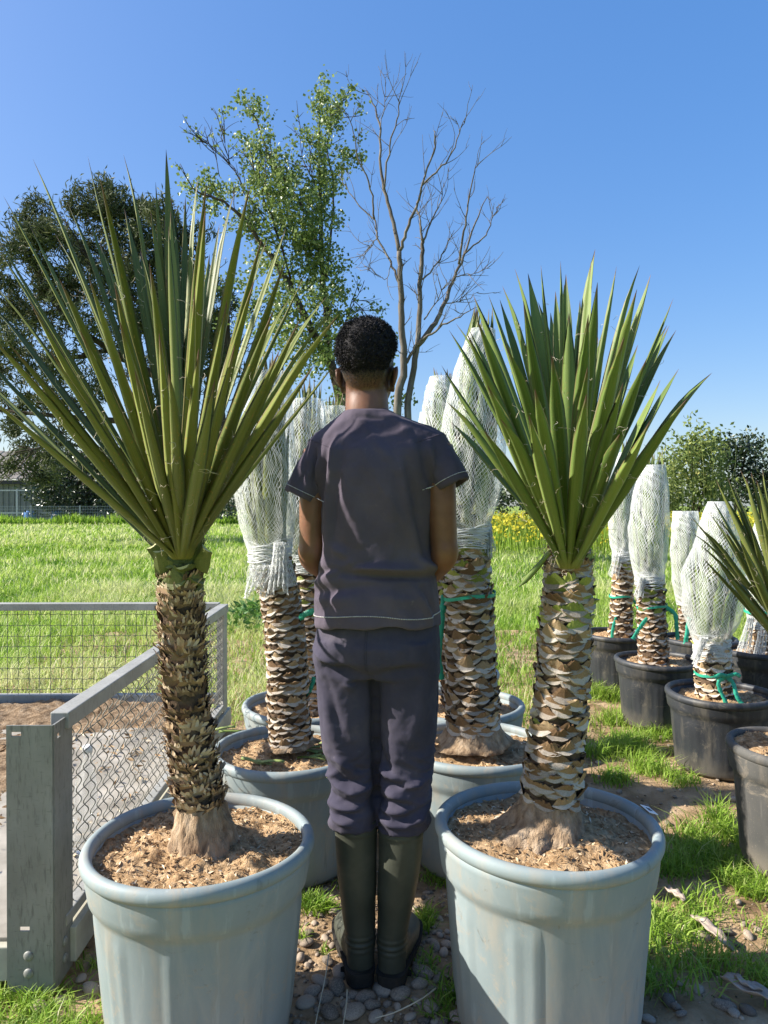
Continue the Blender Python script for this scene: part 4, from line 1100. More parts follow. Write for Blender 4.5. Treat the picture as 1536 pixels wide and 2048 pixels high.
tipsR = [(946, 591, 0), (910, 648, 1), (897, 661, 0), (883, 731, 0), (892, 804, 0), (933, 666, -1), (976, 591, 1), (953, 639, -1), (1003, 573, 1), (999, 600, 1), (1028, 539, 1), (1055, 548, 1), (1081, 530, 1), (1046, 602, -1), (1010, 693, -1), (1120, 523, 1), (1131, 550, 1), (1110, 584, 1),
         (1190, 500, 0), (1181, 525, 1), (1194, 566, -1), (1232, 534, 1), (1248, 602, 1), (1279, 532, 0), (1273, 580, -1), (1300, 550, 1), (1345, 598, 0), (1333, 652, 1), (1352, 661, 0), (1357, 738, 1), (1424, 747, 0), (1375, 797, -1), (1293, 718, -1), (1248, 675, -1), (1246, 765, -1), (1175, 734, -1),
         (1173, 788, -1), (1176, 630, -1), (1103, 711, -1), (1069, 779, -1), (1057, 830, -1), (974, 770, -1), (967, 861, -1), (922, 815, 1), (1239, 870, -1), (1159, 602, 1), (1140, 640, 1), (1060, 640, 1), (1210, 640, 1), (1320, 760, 1), (960, 720, 1), (1000, 660, 1), (1275, 690, 1), (1000, 840, -1), (1300, 840, -1)]
crown(yr, locR, T, tipsR, dR, .70, .0152, 'R', T.c[-1][2] - .05, T.c[-1][2] + .07, extra=8, young=6)
put_leaf(yr, Vector(pw(1100, 1105, dR - .04, locR)), Vector(pw(1038, 1174, dR - .07, locR)), .0075, 'R', T.c[-1], nm='drooping_leaf')
put_leaf(yr, Vector(pw(1098, 1098, dR - .03, locR)), Vector(pw(1046, 1166, dR - .05, locR)), .0065, 'R', T.c[-1], nm='drooping_leaf')
# white plant tag on the rim
mt_tag = M('white_tag', [(0, (.72, .74, .76))], rough=.4)
a = math.radians(4)
g = G(); g.box((0, 0, 0), (.024, .050, .0012)); g.box((0, 0, .0010), (.010, .018, .0008), mi=1)
o = g.obj('plant_tag', [mt_tag, mt_dark], yr, False); o.location = (.2775 * .945 + .010, .045, .500); o.rotation_euler = (0, math.radians(18), math.radians(8))

# ------------------------------------------------------------------ wrapped yuccas in grey pots behind the man
def wrapped(label, px, d, pot_h, rt, trunk_px, trunk_r, net_px, net_r, rows, per, sw, kind='L', joined=False, potmat=None, group=None, K=50, nleaf=34, tips=.10, w=.0014, layers=2, seed=0, tie=((.07, 6),), sq=1.0, green_from=.8, chips=500, leafw=.02, scale_mat='tan', rows_hi=.985, name='wrapped_yucca', lowfl=.15, flare=.3, rb=.8, flutes=10):
    loc = ((px - 768) / F * d, d, 0)
    t = thing(name, label, 'yucca', loc, group)
    build_pot(t, pot_h, rt, rt * rb, potmat or mt_potg, R.random(), flutes, seg=120)
    tp = [pw(x, y, d, loc) for x, y in trunk_px]
    build_soil(t, rt, pot_h - .045, tp[0][0], tp[0][1], seed + 3, chips, .02, 34, 110)
    T = Trunk(tp, trunk_r, 44)
    build_trunk(t, T, rows, per, sw, lambda q: CUP['green'] if q > green_from and R.random() < .6 else CUP[scale_mat], .012 if flare < .4 else lowfl, rows_hi, mt_trunkb, joined, flare)
    ctr = [pw(x, y, d, loc) for x, y in net_px]
    bundle(t, ctr, net_r, nleaf, leafw, kind, tips)
    n = build_net(t, ctr, net_r, K, w, layers, seed=seed, tie=tie, squash=sq)
    return t, n, loc, T
gA = 'net-wrapped yuccas in grey pots behind the man'
d = 2.66
t, n, loc, T = wrapped('net-wrapped yucca with leaning scaly trunk in the grey pot just behind the left front pot', 580, d, .415, .2775, [(582, 1490), (576, 1420), (574, 1330), (568, 1250), (556, 1180), (545, 1120)], [.076, .072, .072, .070, .068, .066],
                       [(548, 1170), (542, 1120), (538, 1085), (532, 1040), (530, 950), (534, 860), (538, 790), (540, 745)], [.082, .072, .080, .100, .108, .100, .080, .062], 26, 11, .026, 'L', group=gA, seed=1, tie=((.22, 9),), K=60, w=.0011, layers=2, nleaf=40, rows_hi=1.0, chips=700)
net_tail(n, pw(560, 1085, d - .09, loc), pw(556, 1180, d - .12, loc), .02, .035, 6, 1)
net_tail(n, pw(528, 1130, d - .09, loc), pw(512, 1188, d - .11, loc), .05, .045, 7, 2)
ribbon(t, [pw(598, 1238, d - .07, loc), pw(612, 1228, d - .08, loc), pw(628, 1222, d - .09, loc)], .02)
ribbon(t, [pw(612, 1395, d + .02, loc), pw(622, 1375, d + .02, loc), pw(628, 1355, d + .03, loc)], .016)
d = 3.24
wrapped('net-wrapped yucca second in the row behind the left front pot', 612, d, .42, .2775, [(618, 1420), (620, 1330), (618, 1240), (616, 1130)], [.074, .070, .068, .066],
        [(616, 1140), (614, 1100), (612, 1040), (610, 950), (612, 860), (616, 800)], [.075, .085, .11, .115, .095, .072], 22, 9, .03, 'L', joined=True, group=gA, seed=2, green_from=.7)
d = 3.86
wrapped('net-wrapped yucca third in the row, its top just left of the man', 648, d, .42, .2775, [(655, 1350), (660, 1260), (662, 1160)], [.074, .070, .066],
        [(662, 1120), (664, 1060), (668, 960), (670, 870), (672, 815)], [.08, .11, .12, .10, .08], 18, 9, .03, 'L', joined=True, group=gA, seed=3, tie=())
d = 2.68
t, n, loc, T = wrapped('net-wrapped yucca with thick cream scaly trunk in the grey pot behind the right front pot', 955, d, .42, .2775, [(948, 1488), (946, 1420), (942, 1330), (938, 1230), (934, 1150), (934, 1085)], [.098, .092, .088, .086, .082, .076],
                       [(934, 1092), (934, 1050), (940, 1000), (944, 930), (945, 850), (950, 760), (958, 690), (964, 660)], [.082, .088, .108, .118, .112, .085, .055, .042], 24, 10, .034, 'R', group=gA, seed=4, tie=((.09, 9),), K=62, w=.0011, layers=2, nleaf=40, green_from=.74, lowfl=.10, flare=.42, chips=700)
net_tail(n, pw(972, 1060, d - .03, loc), pw(978, 1110, d - .05, loc), .02, .02, 5, 4)
ribbon_loop(t, pw(938, 1190, d, loc), .094, .012, .1)
ribbon(t, [pw(888, 1190, d - .02, loc), pw(884, 1240, d - .03, loc), pw(878, 1310, d - .03, loc), pw(884, 1360, d - .02, loc)], .02)
d = 3.24
wrapped('net-wrapped yucca second in the row behind the right front pot', 922, d, .42, .2775, [(925, 1420), (915, 1330), (905, 1230), (900, 1130)], [.078, .074, .072, .07],
        [(900, 1120), (900, 1060), (898, 960), (894, 860), (888, 790), (886, 755)], [.08, .10, .115, .11, .085, .06], 20, 9, .032, 'R', joined=True, group=gA, seed=5, tips=.05)
d = 3.86
wrapped('net-wrapped yucca third in the row, its top just right of the man', 892, d, .42, .2775, [(890, 1350), (885, 1260), (880, 1150)], [.076, .072, .068],
        [(880, 1110), (878, 1050), (874, 950), (868, 870), (866, 825)], [.08, .11, .12, .10, .07], 18, 9, .032, 'R', joined=True, group=gA, seed=6, tie=())

# cut leaf pieces lying in the pot of the left wrapped yucca
mt_cut = M('cut_leaf_green', [(.3, (.18, .25, .05)), (.7, (.36, .42, .16))], 10, 4, .5, .3, trans=.15, rand=.3)
cm = []
for k in range(4):
    V, Fs = box((.075, .022, .006)); g = G(); n_ = 6; Vs = []
    for i in range(n_):
        q = i / (n_ - 1); Vs += [((q - .5) * .075, -.011 * (1 - .3 * q), .004 * math.sin(q * 3 + k)), ((q - .5) * .075, .011 * (1 - .3 * q), .004 * math.sin(q * 3 + k)), ((q - .5) * .075, 0, .004 * math.sin(q * 3 + k) + .006)]
    Fs = [(0, 1, 2), (3 * n_ - 3, 3 * n_ - 1, 3 * n_ - 2)]
    for i in range(n_ - 1):
        for a, b in ((0, 1), (1, 2), (2, 0)): Fs.append((3 * i + a, 3 * i + 3 + a, 3 * i + 3 + b, 3 * i + b))
    cm.append(mk_mesh('leaf_clipping', Vs, Fs, [mt_cut]))
d = 2.66; zc = .385
for k, (px, py) in enumerate([(598, 1500), (612, 1508), (626, 1516), (640, 1505), (634, 1522), (610, 1520), (600, 1488), (622, 1498), (545, 1532), (505, 1528), (528, 1530), (648, 1515), (450, 1462), (460, 1468), (590, 1510), (640, 1490)]):
    dd = (H - zc) * F / (py - HY); o = link(bpy.data.objects.new('leaf_clipping', cm[k % 4]), None, (xw(px, dd), dd, zc + .004 + .006 * R.random()))
    o.rotation_euler = (R.uniform(-.2, .2), R.uniform(-.2, .2), R.uniform(-.6, .6)); o.scale = (R.uniform(.7, 1.2),) * 3
    tag(o, 'short piece of cut green leaf lying on the soil of the left wrapped yucca', 'leaf', 'cut leaf pieces in the pot')

# ------------------------------------------------------------------ black pots on the right
gB = 'net-wrapped yuccas in black pots on the right'
d = 3.62
t, n, loc, T = wrapped('net-wrapped yucca with a fat pear-shaped bundle in the nearest black pot', 1442, d, .375, .255, [(1432, 1420), (1430, 1370), (1426, 1310), (1424, 1270)], [.085, .082, .08, .078],
                       [(1426, 1310), (1424, 1282), (1424, 1250), (1426, 1200), (1430, 1140), (1434, 1080), (1438, 1030), (1440, 1003)], [.085, .080, .115, .146, .140, .105, .075, .05], 10, 9, .034, 'R', joined=True, potmat=mt_potb, group=gB, seed=7, tie=((.14, 7), (.06, 5)), K=56, nleaf=40, tips=.0, w=.0015, layers=2, chips=300)
c0 = pw(1428, 1345, d, loc); ribbon_loop(t, c0, .087, .013, .05)
ribbon(t, [c0 + (.02, -.092, 0), c0 + (-.02, -.10, -.03), c0 + (.0, -.115, -.10), c0 + (.03, -.13, -.17)], .020)
ribbon(t, [c0 + (.02, -.092, 0), c0 + (.05, -.10, -.03), c0 + (.06, -.12, -.09), c0 + (.085, -.13, -.13)], .020)
ribbon(t, [c0 + (.02, -.095, 0), c0 + (-.015, -.108, .012), c0 + (-.04, -.11, -.004)], .018)
ribbon(t, [c0 + (.02, -.095, 0), c0 + (.06, -.105, .014), c0 + (.085, -.10, .0)], .018)
net_tail(n, pw(1408, 1275, d - .08, loc), pw(1392, 1325, d - .09, loc), .02, .012, 4, 5)
d = 4.35
t, n, loc, T = wrapped('net-wrapped slim yucca with green ribbon in the black pot left of the fat bundle', 1316, d, .385, .245, [(1308, 1330), (1306, 1270), (1302, 1210), (1300, 1160)], [.085, .080, .078, .076],
                       [(1300, 1165), (1298, 1140), (1298, 1100), (1298, 1050), (1302, 990), (1306, 950), (1308, 930)], [.080, .085, .112, .115, .10, .075, .06], 14, 9, .032, 'R', joined=True, potmat=mt_potb, group=gB, seed=8, K=48, nleaf=34, w=.0017, green_from=.55, tie=((.03, 6),), chips=300)
c0 = pw(1304, 1212, d, loc); ribbon_loop(t, c0, .085, .013, .12)
ribbon(t, [c0 + (.06, -.07, .0), c0 + (.11, -.07, -.04), c0 + (.12, -.07, -.12), c0 + (.13, -.06, -.19)], .024)
ribbon(t, [c0 + (-.05, -.07, -.06), c0 + (-.10, -.08, -.12), c0 + (-.14, -.09, -.18)], .024)
net_tail(n, pw(1282, 1155, d - .06, loc), pw(1278, 1195, d - .07, loc), .015, .02, 4, 6)
d = 5.15
t, n, loc, T = wrapped('net-wrapped yucca with pale trunk in the farthest-left black pot', 1232, d, .40, .24, [(1240, 1285), (1243, 1220), (1246, 1160), (1248, 1112)], [.085, .075, .07, .068],
                       [(1248, 1118), (1246, 1085), (1246, 1040), (1250, 980), (1254, 930), (1256, 905)], [.075, .08, .098, .10, .08, .06], 13, 9, .032, 'R', joined=True, potmat=mt_potb, group=gB, seed=9, K=44, nleaf=30, w=.0019, tie=((.03, 6),), chips=200)
c0 = pw(1242, 1192, d, loc); ribbon_loop(t, c0, .078, .013, .02)
ribbon(t, [c0 + (-.05, -.06, -.14), c0 + (-.075, -.07, -.22), c0 + (-.085, -.08, -.32), c0 + (-.06, -.09, -.34)], .022)
ribbon(t, [c0 + (.07, -.03, -.02), c0 + (.11, -.03, -.06), c0 + (.13, -.03, -.09)], .02)
net_tail(n, pw(1234, 1110, d - .06, loc), pw(1228, 1150, d - .08, loc), .03, .03, 4, 7)
d = 4.95
t, n, loc, T = wrapped('net-wrapped yucca half hidden behind the fat bundle, flat net top', 1398, d, .40, .245, [(1385, 1285), (1382, 1240), (1378, 1200)], [.075, .07, .068],
                       [(1378, 1210), (1376, 1170), (1374, 1110), (1372, 1060), (1370, 1022)], [.075, .095, .100, .09, .075], 9, 9, .032, 'R', joined=True, potmat=mt_potb, group=gB, seed=10, K=44, nleaf=30, tips=.0, w=.0019, tie=(), chips=200)
ribbon(t, [pw(1380, 1235, d - .15, loc), pw(1376, 1262, d - .17, loc), pw(1372, 1288, d - .18, loc)], .03)
d = 4.55
t, n, loc, T = wrapped('net-wrapped yucca with white film round its trunk at the right edge of the picture', 1530, d, .40, .25, [(1522, 1320), (1524, 1270), (1526, 1225)], [.075, .072, .07],
                       [(1526, 1250), (1528, 1215), (1532, 1160), (1540, 1090), (1545, 1030)], [.08, .10, .115, .11, .08], 8, 9, .03, 'R', joined=True, potmat=mt_potb, group=gB, seed=11, K=44, nleaf=30, w=.0019, tie=((.03, 6),), chips=200)
ribbon_loop(t, pw(1526, 1222, d, loc), .105, .016, .02)
net_tail(n, pw(1524, 1262, d - .09, loc), pw(1518, 1330, d - .12, loc), .03, .035, 5, 8)
net_tail(n, pw(1500, 1235, d - .05, loc), pw(1490, 1310, d - .06, loc), .02, .045, 5, 9)

# unwrapped yucca at the right edge in a muddy pot
d = 2.62
locF = ((1588 - 768) / F * d, d, 0)
yf = thing('potted_yucca', 'unwrapped yucca with thin spiky leaves in a muddy pot cut by the right edge', 'yucca', locF)
build_pot(yf, .435, .215, .165, mt_potm, .3, 8, seg=120)
build_soil(yf, .215, .40, 0, 0, 15, 300, .02, 30, 90)
T = Trunk([pw(1590, 1480, d, locF), pw(1588, 1400, d, locF), pw(1584, 1320, d, locF), pw(1580, 1262, d, locF)], [.065, .06, .058, .055], 30)
build_trunk(yf, T, 9, 8, .032, lambda q: CUP['tan'], .05, .98, mt_trunkb, True, .2)
tips = [(1398, 1090, 0), (1395, 1055, -1), (1405, 1115, -1), (1420, 1030, 1), (1432, 960, 0), (1445, 990, -1), (1455, 955, 1), (1468, 975, 1), (1480, 940, 1), (1492, 955, -1), (1502, 945, 1), (1512, 960, 0), (1525, 938, 1), (1540, 930, 1), (1560, 925, 1), (1600, 930, 1), (1412, 1075, 1), (1450, 1060, -1), (1480, 1080, -1), (1500, 1050, -1), (1520, 1010, -1), (1440, 1130, -1),
        (1540, 1000, -1), (1570, 960, 1), (1620, 960, 1), (1650, 970, 0), (1690, 1000, 0), (1720, 1050, 0), (1730, 1100, 0), (1640, 1020, -1), (1680, 1080, -1), (1600, 1040, -1), (1470, 1010, 1), (1530, 980, 1), (1425, 1000, 1)]
crown(yf, locF, T, tips, d, .56, .0125, 'L', T.c[-1][2] - .04, T.c[-1][2] + .06, extra=10, young=6)
# ------------------------------------------------------------------ steel mesh crate on the left
def steel(name, lo, hi, dark):
    m, nt, b, out = nodes(name)
    v = coords(nt); n1 = noise_n(nt, v, 5, 8); n2 = noise_n(nt, coords(nt, 'Object', (50, 50, 9)), 3, 8); n3 = noise_n(nt, coords(nt, 'Object', (14, 14, 70)), 3, 7)
    c = ramp(nt, n1, [(.3, lo), (.7, hi)])
    c = mixc(nt, ramp(nt, n2, [(.54, (0, 0, 0)), (.70, (.5,) * 3)]), c, dark)
    c = mixc(nt, ramp(nt, n3, [(.60, (0, 0, 0)), (.70, (.4,) * 3)]), c, dark)
    nt.links.new(c, b.inputs['Base Color']); b.inputs['Metallic'].default_value = .25; b.inputs['Roughness'].default_value = .6
    bump_n(nt, b, n2, .15, .003); return m
mt_steel = steel('weathered_steel', (.17, .17, .155), (.29, .29, .265), (.07, .066, .06))
mt_steell = steel('pale_steel', (.27, .27, .245), (.42, .41, .375), (.16, .15, .13))
mt_beam = M('painted_beam', [(.3, (.30, .28, .22)), (.6, (.46, .44, .35)), (.8, (.54, .51, .42))], 6, 8, .7, .2, .2, .004, 50)
mt_deck = M('crate_deck', [(.3, (.17, .15, .12)), (.5, (.31, .28, .23)), (.7, (.43, .39, .33))], 5, 9, .6, .3, .2, .004, 40)
mt_wires = M('mesh_wire', [(.3, (.12, .12, .10)), (.7, (.27, .265, .23))], 20, 4, .6, .3, metal=.4)

XR, Y0, Y1, XL, ZT = -.853, 1.93, 4.16, -2.35, .715
crate = thing('mesh_crate', 'weathered steel crate with wavy wire mesh sides on the left', 'crate', (XR, Y0, 0)); crate.rotation_euler = (0, 0, math.radians(.9))
def cw(g, c, s, mi=0): return g.box((c[0] - XR, c[1] - Y0, c[2]), s, None, mi)
# front corner post: bent plate, two faces, slots and bolts
def plate_with_slots(w, h, t, slots, rc=.012):
    g = G(); zs = sorted({0.0, h, *[v for s in slots for v in (s[1] - s[3] / 2, s[1] + s[3] / 2)]}); xs = sorted({0.0, w, *[v for s in slots for v in (s[0] - s[2] / 2, s[0] + s[2] / 2)]})
    for i in range(len(xs) - 1):
        for j in range(len(zs) - 1):
            cx, cz = (xs[i] + xs[i + 1]) / 2, (zs[j] + zs[j + 1]) / 2
            if any(abs(cx - s[0]) < s[2] / 2 and abs(cz - s[1]) < s[3] / 2 for s in slots): continue
            g.box((cx, 0, cz), (xs[i + 1] - xs[i], t, zs[j + 1] - zs[j]))
    return g
post = plate_with_slots(.118, .69, .005, [(.025, .668, .026, .011), (.045, .165, .026, .012)]).obj('corner_post', [mt_steel], crate, False)
post.location = (-.118, -.03, .022)
fl = plate_with_slots(.115, .69, .005, [(.030, .655, .022, .012)]).obj('flange', [mt_steel], post, False)
fl.location = (.118 - .0, .0025, 0); fl.rotation_euler = (0, 0, math.radians(90))
for zz in (.050, .095):
    for (x_, y_, rz) in ((.055, -.003, 0), (.122, .062, 1)):
        V, Fs = ellipsoid((0, 0, 0), (.013, .006, .013) if not rz else (.006, .013, .013), 14, 8)
        o = mk('bolt', V, Fs, mt_steel, post); o.location = (x_, y_, zz)
# rear corner posts
for k, xx in enumerate((XR, XL)):
    g = G(); cw(g, (xx - .025, Y1, .36), (.055, .006, .69)); cw(g, (xx + .003, Y1 - .05, .36), (.006, .095, .69)); g.obj('corner_post', [mt_steell], crate, False)
# rails
def bar(name, c, s, mat, rot=None):
    g = G(); V, Fs = box(s); bme = G().add(V, Fs); o = bme.obj(name, [mat], crate, False); o.location = (c[0] - XR, c[1] - Y0, c[2])
    if rot: o.rotation_euler = rot
    md = o.modifiers.new('b', 'BEVEL'); md.width = .003; md.segments = 2
    return o
Lm = Y1 - Y0
bar('top_rail', (XR - .012, (Y0 + Y1) / 2 + .02, ZT - .012), (.050, Lm - .04, .045), mt_steell)
bar('bottom_rail', (XR - .012, (Y0 + Y1) / 2 + .02, .165), (.035, Lm - .04, .030), mt_steell)
bar('top_rail', ((XR + XL) / 2 - .02, Y1 + .012, ZT - .004), (XR - XL - .04, .055, .040), mt_steell)
bar('bottom_rail', ((XR + XL) / 2 - .02, Y1 + .012, .190), (XR - XL - .04, .050, .055), mt_steell)
bar('side_beam', (XR - .02, (Y0 + Y1) / 2 + .06, .085), (.075, Lm - .02, .095), mt_beam)
bar('front_beam', ((XR + XL) / 2 - .05, Y0 + .02, .085), (XR - XL - .02, .07, .09), mt_beam)
bar('rear_beam', ((XR + XL) / 2 - .05, Y1 - .05, .085), (XR - XL - .06, .07, .09), mt_beam)
bar('deck', ((XR + XL) / 2 - .04, (Y0 + Y1) / 2, .136), (XR - XL - .02, Lm - .02, .012), mt_deck)
for yy in (2.6, 3.4): bar('foot', (XR - .4, yy, .02), (.9, .08, .06), mt_beam)
# crimped wires, one object each
def wires(panel_name, org, ua, ub, la, lb_, step, amp):
    """wires along a and b over a panel with origin org"""
    p = G().box((0, 0, 0), (.004, .004, .004)).obj(panel_name, [mt_wires], crate, False); p.location = (org[0] - XR, org[1] - Y0, org[2])
    nn = np.cross(ua, ub)
    for (u, l, v, lv) in ((ua, la, ub, lb_), (ub, lb_, ua, la)):
        for k, s in enumerate(np.arange(step * .5, lv, step)):
            n = int(l / step * 9); t = np.linspace(0, l, n)
            ph = t / step * 2 * np.pi + (0 if u is ua else 1.2) + .5 * vnoise(np.c_[t * 6, np.full(n, k * 3.1), np.zeros(n)], 4)
            bend = .003 * fbm(np.c_[t * 3, np.full(n, k * 1.7), np.zeros(n)], 2, k)
            c = np.outer(t, u) + np.asarray(v) * s + np.outer(np.sin(ph) * amp, nn) + np.outer(np.sin(ph) * amp + bend, v)
            o = mk('wire', *tube(c, .0017, 5), mt_wires, p)
wires('side_mesh', (XR - .012, Y0 + .09, .178), np.array([0, 1., 0]), np.array([0, 0, 1.]), Lm - .12, .50, .052, .0055)
wires('rear_mesh', (XL, Y1 + .010, .215), np.array([1., 0, 0]), np.array([0, 0, 1.]), XR - XL - .05, .48, .060, .0022)

# soil and litter lying on the deck
n1, n2 = 90, 120
xs = np.linspace(XL + .03, XR - .08, n1); ys = np.linspace(Y0 + .35, Y1 - .08, n2); Xg, Yg = np.meshgrid(xs, ys, indexing='ij')
p = np.c_[Xg.ravel(), Yg.ravel(), np.zeros(n1 * n2)]
hgt = .004 + .022 * fbm(p * 3.2, 4, 41) + .016 * np.abs(fbm(p * 14, 3, 45)) + .045 * sstep(3.55, 4.1, p[:, 1]) - .03 * sstep(.0, .5, p[:, 0] - XR + .75) * (1 - sstep(3.5, 3.9, p[:, 1])) - .03 * (1 - sstep(2.3, 2.9, p[:, 1]))
i = np.arange(n1 * n2).reshape(n1, n2); Fq = np.stack([i[:-1, :-1], i[1:, :-1], i[1:, 1:], i[:-1, 1:]], -1).reshape(-1, 4)
mt_dsoil = M('deck_soil', [(.25, (.08, .05, .03)), (.42, (.20, .135, .08)), (.58, (.32, .225, .14)), (.78, (.46, .35, .24))], 30, 10, .95, .1, 1.0, .012, 110)
tag(mk('spilled_soil', np.c_[p[:, :2], .139 + hgt], Fq, mt_dsoil), 'brown soil and litter spilled over the crate deck', 'soil', kind='stuff')
C = np.c_[NR.uniform(XL, XR - .1, 900), NR.uniform(2.2, 4.05, 900), NR.uniform(.145, .165, 900)]
V, Fs = cards(C, NR.uniform(.012, .05, 900), .3, dirs=np.c_[NR.normal(size=(900, 2)), NR.normal(0, .15, 900)])
tag(mk('deck_litter', V, Fs, mt_chip, None, False, attr={'rnd': rep(NR.uniform(.2, 1, 900), 4)}), 'dry leaf scraps scattered over the crate deck', 'litter', kind='stuff')

# clear plastic bottle on the deck behind the mesh
m, nt, b, out = nodes('clear_plastic'); b.inputs['Base Color'].default_value = (.93, .95, .96, 1); b.inputs['Roughness'].default_value = .18; b.inputs['Transmission Weight'].default_value = .9; b.inputs['IOR'].default_value = 1.2
mt_clear = m
prof = [(.001, 0), (.030, .002), (.036, .012), (.036, .05), (.033, .07), (.036, .09), (.036, .15), (.034, .17), (.022, .205), (.013, .225), (.013, .245), (.001, .246)]
bt = thing('plastic_bottle', 'empty clear plastic bottle standing on the crate deck behind the mesh', 'bottle', (-.985, 2.42, .145))
V, Fs = loft(lathe(prof, 28, lambda th, k, z: .0015 * np.cos(5 * th) if .01 < z < .2 else 0)); o = mk('body', V, Fs, mt_clear, bt); o.scale = (1, 1, 1.35)
V, Fs = loft(lathe([(.001, .33), (.0155, .331), (.0155, .350), (.014, .352), (.001, .352)], 24)); mk('cap', V, Fs, mt_tag, bt)
bt.rotation_euler = (.05, .06, 0)
# ------------------------------------------------------------------ the man seen from behind
SX = 740.0
def wx(px): return (px - 768) / SX
def wz(py): return H - (py - HY) / SX
PY = 2.0
MAN_TURN = math.radians(-9)                # turned a little, so his left shoulder is farther away
man = thing('person', 'person in dark tee shirt, navy trousers and black rubber boots seen from behind', 'person', (-.015, PY, 0))
man.rotation_euler = (0, 0, MAN_TURN)
O = np.array([-.015, PY, 0.0])
def sup(cx, cy, z, hw, hd, n=2.3, k=56, hb=None):
    th = np.linspace(0, 2 * np.pi, k, endpoint=False); c, s = np.cos(th), np.sin(th)
    hb = hd if hb is None else hb
    dy = np.where(s < 0, hb, hd)
    return np.c_[cx + hw * np.sign(c) * np.abs(c) ** (2 / n), cy + dy * np.sign(s) * np.abs(s) ** (2 / n), np.full(k, z)]
def ringtube(pts, rads, k=32, seed_ref=None):
    """pts; rads = [(ra, rb)] across x-ish and y-ish"""
    pts, T, U, W = frames(pts); th = np.linspace(0, 2 * np.pi, k, endpoint=False); out = []
    for i in range(len(pts)):
        t = T[i]; u = np.array([1., 0, 0]) - t * t[0]; u /= np.linalg.norm(u); w = np.cross(t, u)
        out.append(pts[i] + np.outer(np.cos(th) * rads[i][0], u) + np.outer(np.sin(th) * rads[i][1], w))
    return out

def solid_tube(pts, rads, n=24, k=24):
    c = catmull(pts, n); r = np.array([[np.interp(q, np.linspace(0, 1, len(rads)), [a[j] if not np.isscalar(a) else a for a in rads]) for j in (0, 1)] for q in np.linspace(0, 1, n)])
    return loft(ringtube(c, r, k))

# --- body: one continuous skin surface (head with face, neck, arms, hands, legs)
hx, hy = -.045, 1.995
B = []
B.append(ellipsoid((hx, hy + .005, 1.672), (.0705, .094, .088)))
B.append(ellipsoid((hx, hy + .035, 1.620), (.064, .066, .085)))
B.append(ellipsoid((hx, hy - .035, 1.640), (.062, .050, .065)))
B.append(ellipsoid((hx, hy + .070, 1.560), (.040, .034, .030)))
B.append(ellipsoid((hx, hy + .102, 1.628), (.014, .022, .026), rot=(-.35, 0, 0)))
B.append(ellipsoid((hx, hy + .112, 1.612), (.019, .013, .011)))
B.append(ellipsoid((hx, hy + .098, 1.585), (.026, .012, .008))); B.append(ellipsoid((hx, hy + .097, 1.572), (.024, .012, .008)))
for s in (-1, 1):
    B.append(ellipsoid((hx + s * .030, hy + .090, 1.668), (.024, .014, .010)))
    B.append(ellipsoid((hx + s * .040, hy + .072, 1.612), (.024, .024, .022)))
    ex = hx + s * .0730
    B.append(ellipsoid((ex + s * .002, hy - .002, 1.622), (.0065, .018, .033), rot=(.12, s * .20, s * .5)))
    B.append(ellipsoid((ex - s * .004, hy + .006, 1.592), (.007, .010, .013)))
B.append(solid_tube([(hx + .003, 1.985, 1.44), (hx + .002, 1.982, 1.52), (hx, 1.990, 1.57), (hx, 2.0, 1.64)], [(.080, .062), (.060, .056), (.0575, .055), (.056, .058)]))
cxb = wx(755)
B.append(loft([sup(cxb, 2.0, .95, .13, .09), sup(cxb, 2.0, 1.10, .120, .085), sup(cxb, 1.99, 1.25, .128, .09), sup(cxb, 1.985, 1.36, .14, .095), sup(cxb - .01, 1.985, 1.43, .15, .08), sup(cxb - .015, 1.985, 1.475, .11, .06), sup(cxb - .02, 1.985, 1.51, .060, .05)]))
# arms: shoulder, elbow, wrist; forearms reach forward and in so the hands meet in front
shL, elL, wrL = (wx(640), 1.985, 1.425), (wx(627), 1.972, 1.140), (-.085, 2.185, 1.015)
shR, elR, wrR = (wx(872), 1.985, 1.435), (wx(889), 1.972, 1.150), (.055, 2.185, 1.020)
for sh, el, wr in ((shL, elL, wrL), (shR, elR, wrR)):
    sh, el, wr = map(np.array, (sh, el, wr)); m = sh * .5 + el * .5 + np.array([np.sign(el[0]) * .004, -.006, 0])
    B.append(solid_tube([sh, m, el + (0, 0, .03)], [(.048, .052), (.043, .047), (.0385, .043), (.036, .040)]))
    B.append(solid_tube([el + (0, 0, .035), el + (0, .004, -.004), el * .65 + wr * .35, wr], [(.036, .040), (.037, .039), (.038, .038), (.027, .025)]))
    B.append(ellipsoid(el + (0, -.010, -.002), (.030, .028, .030)))
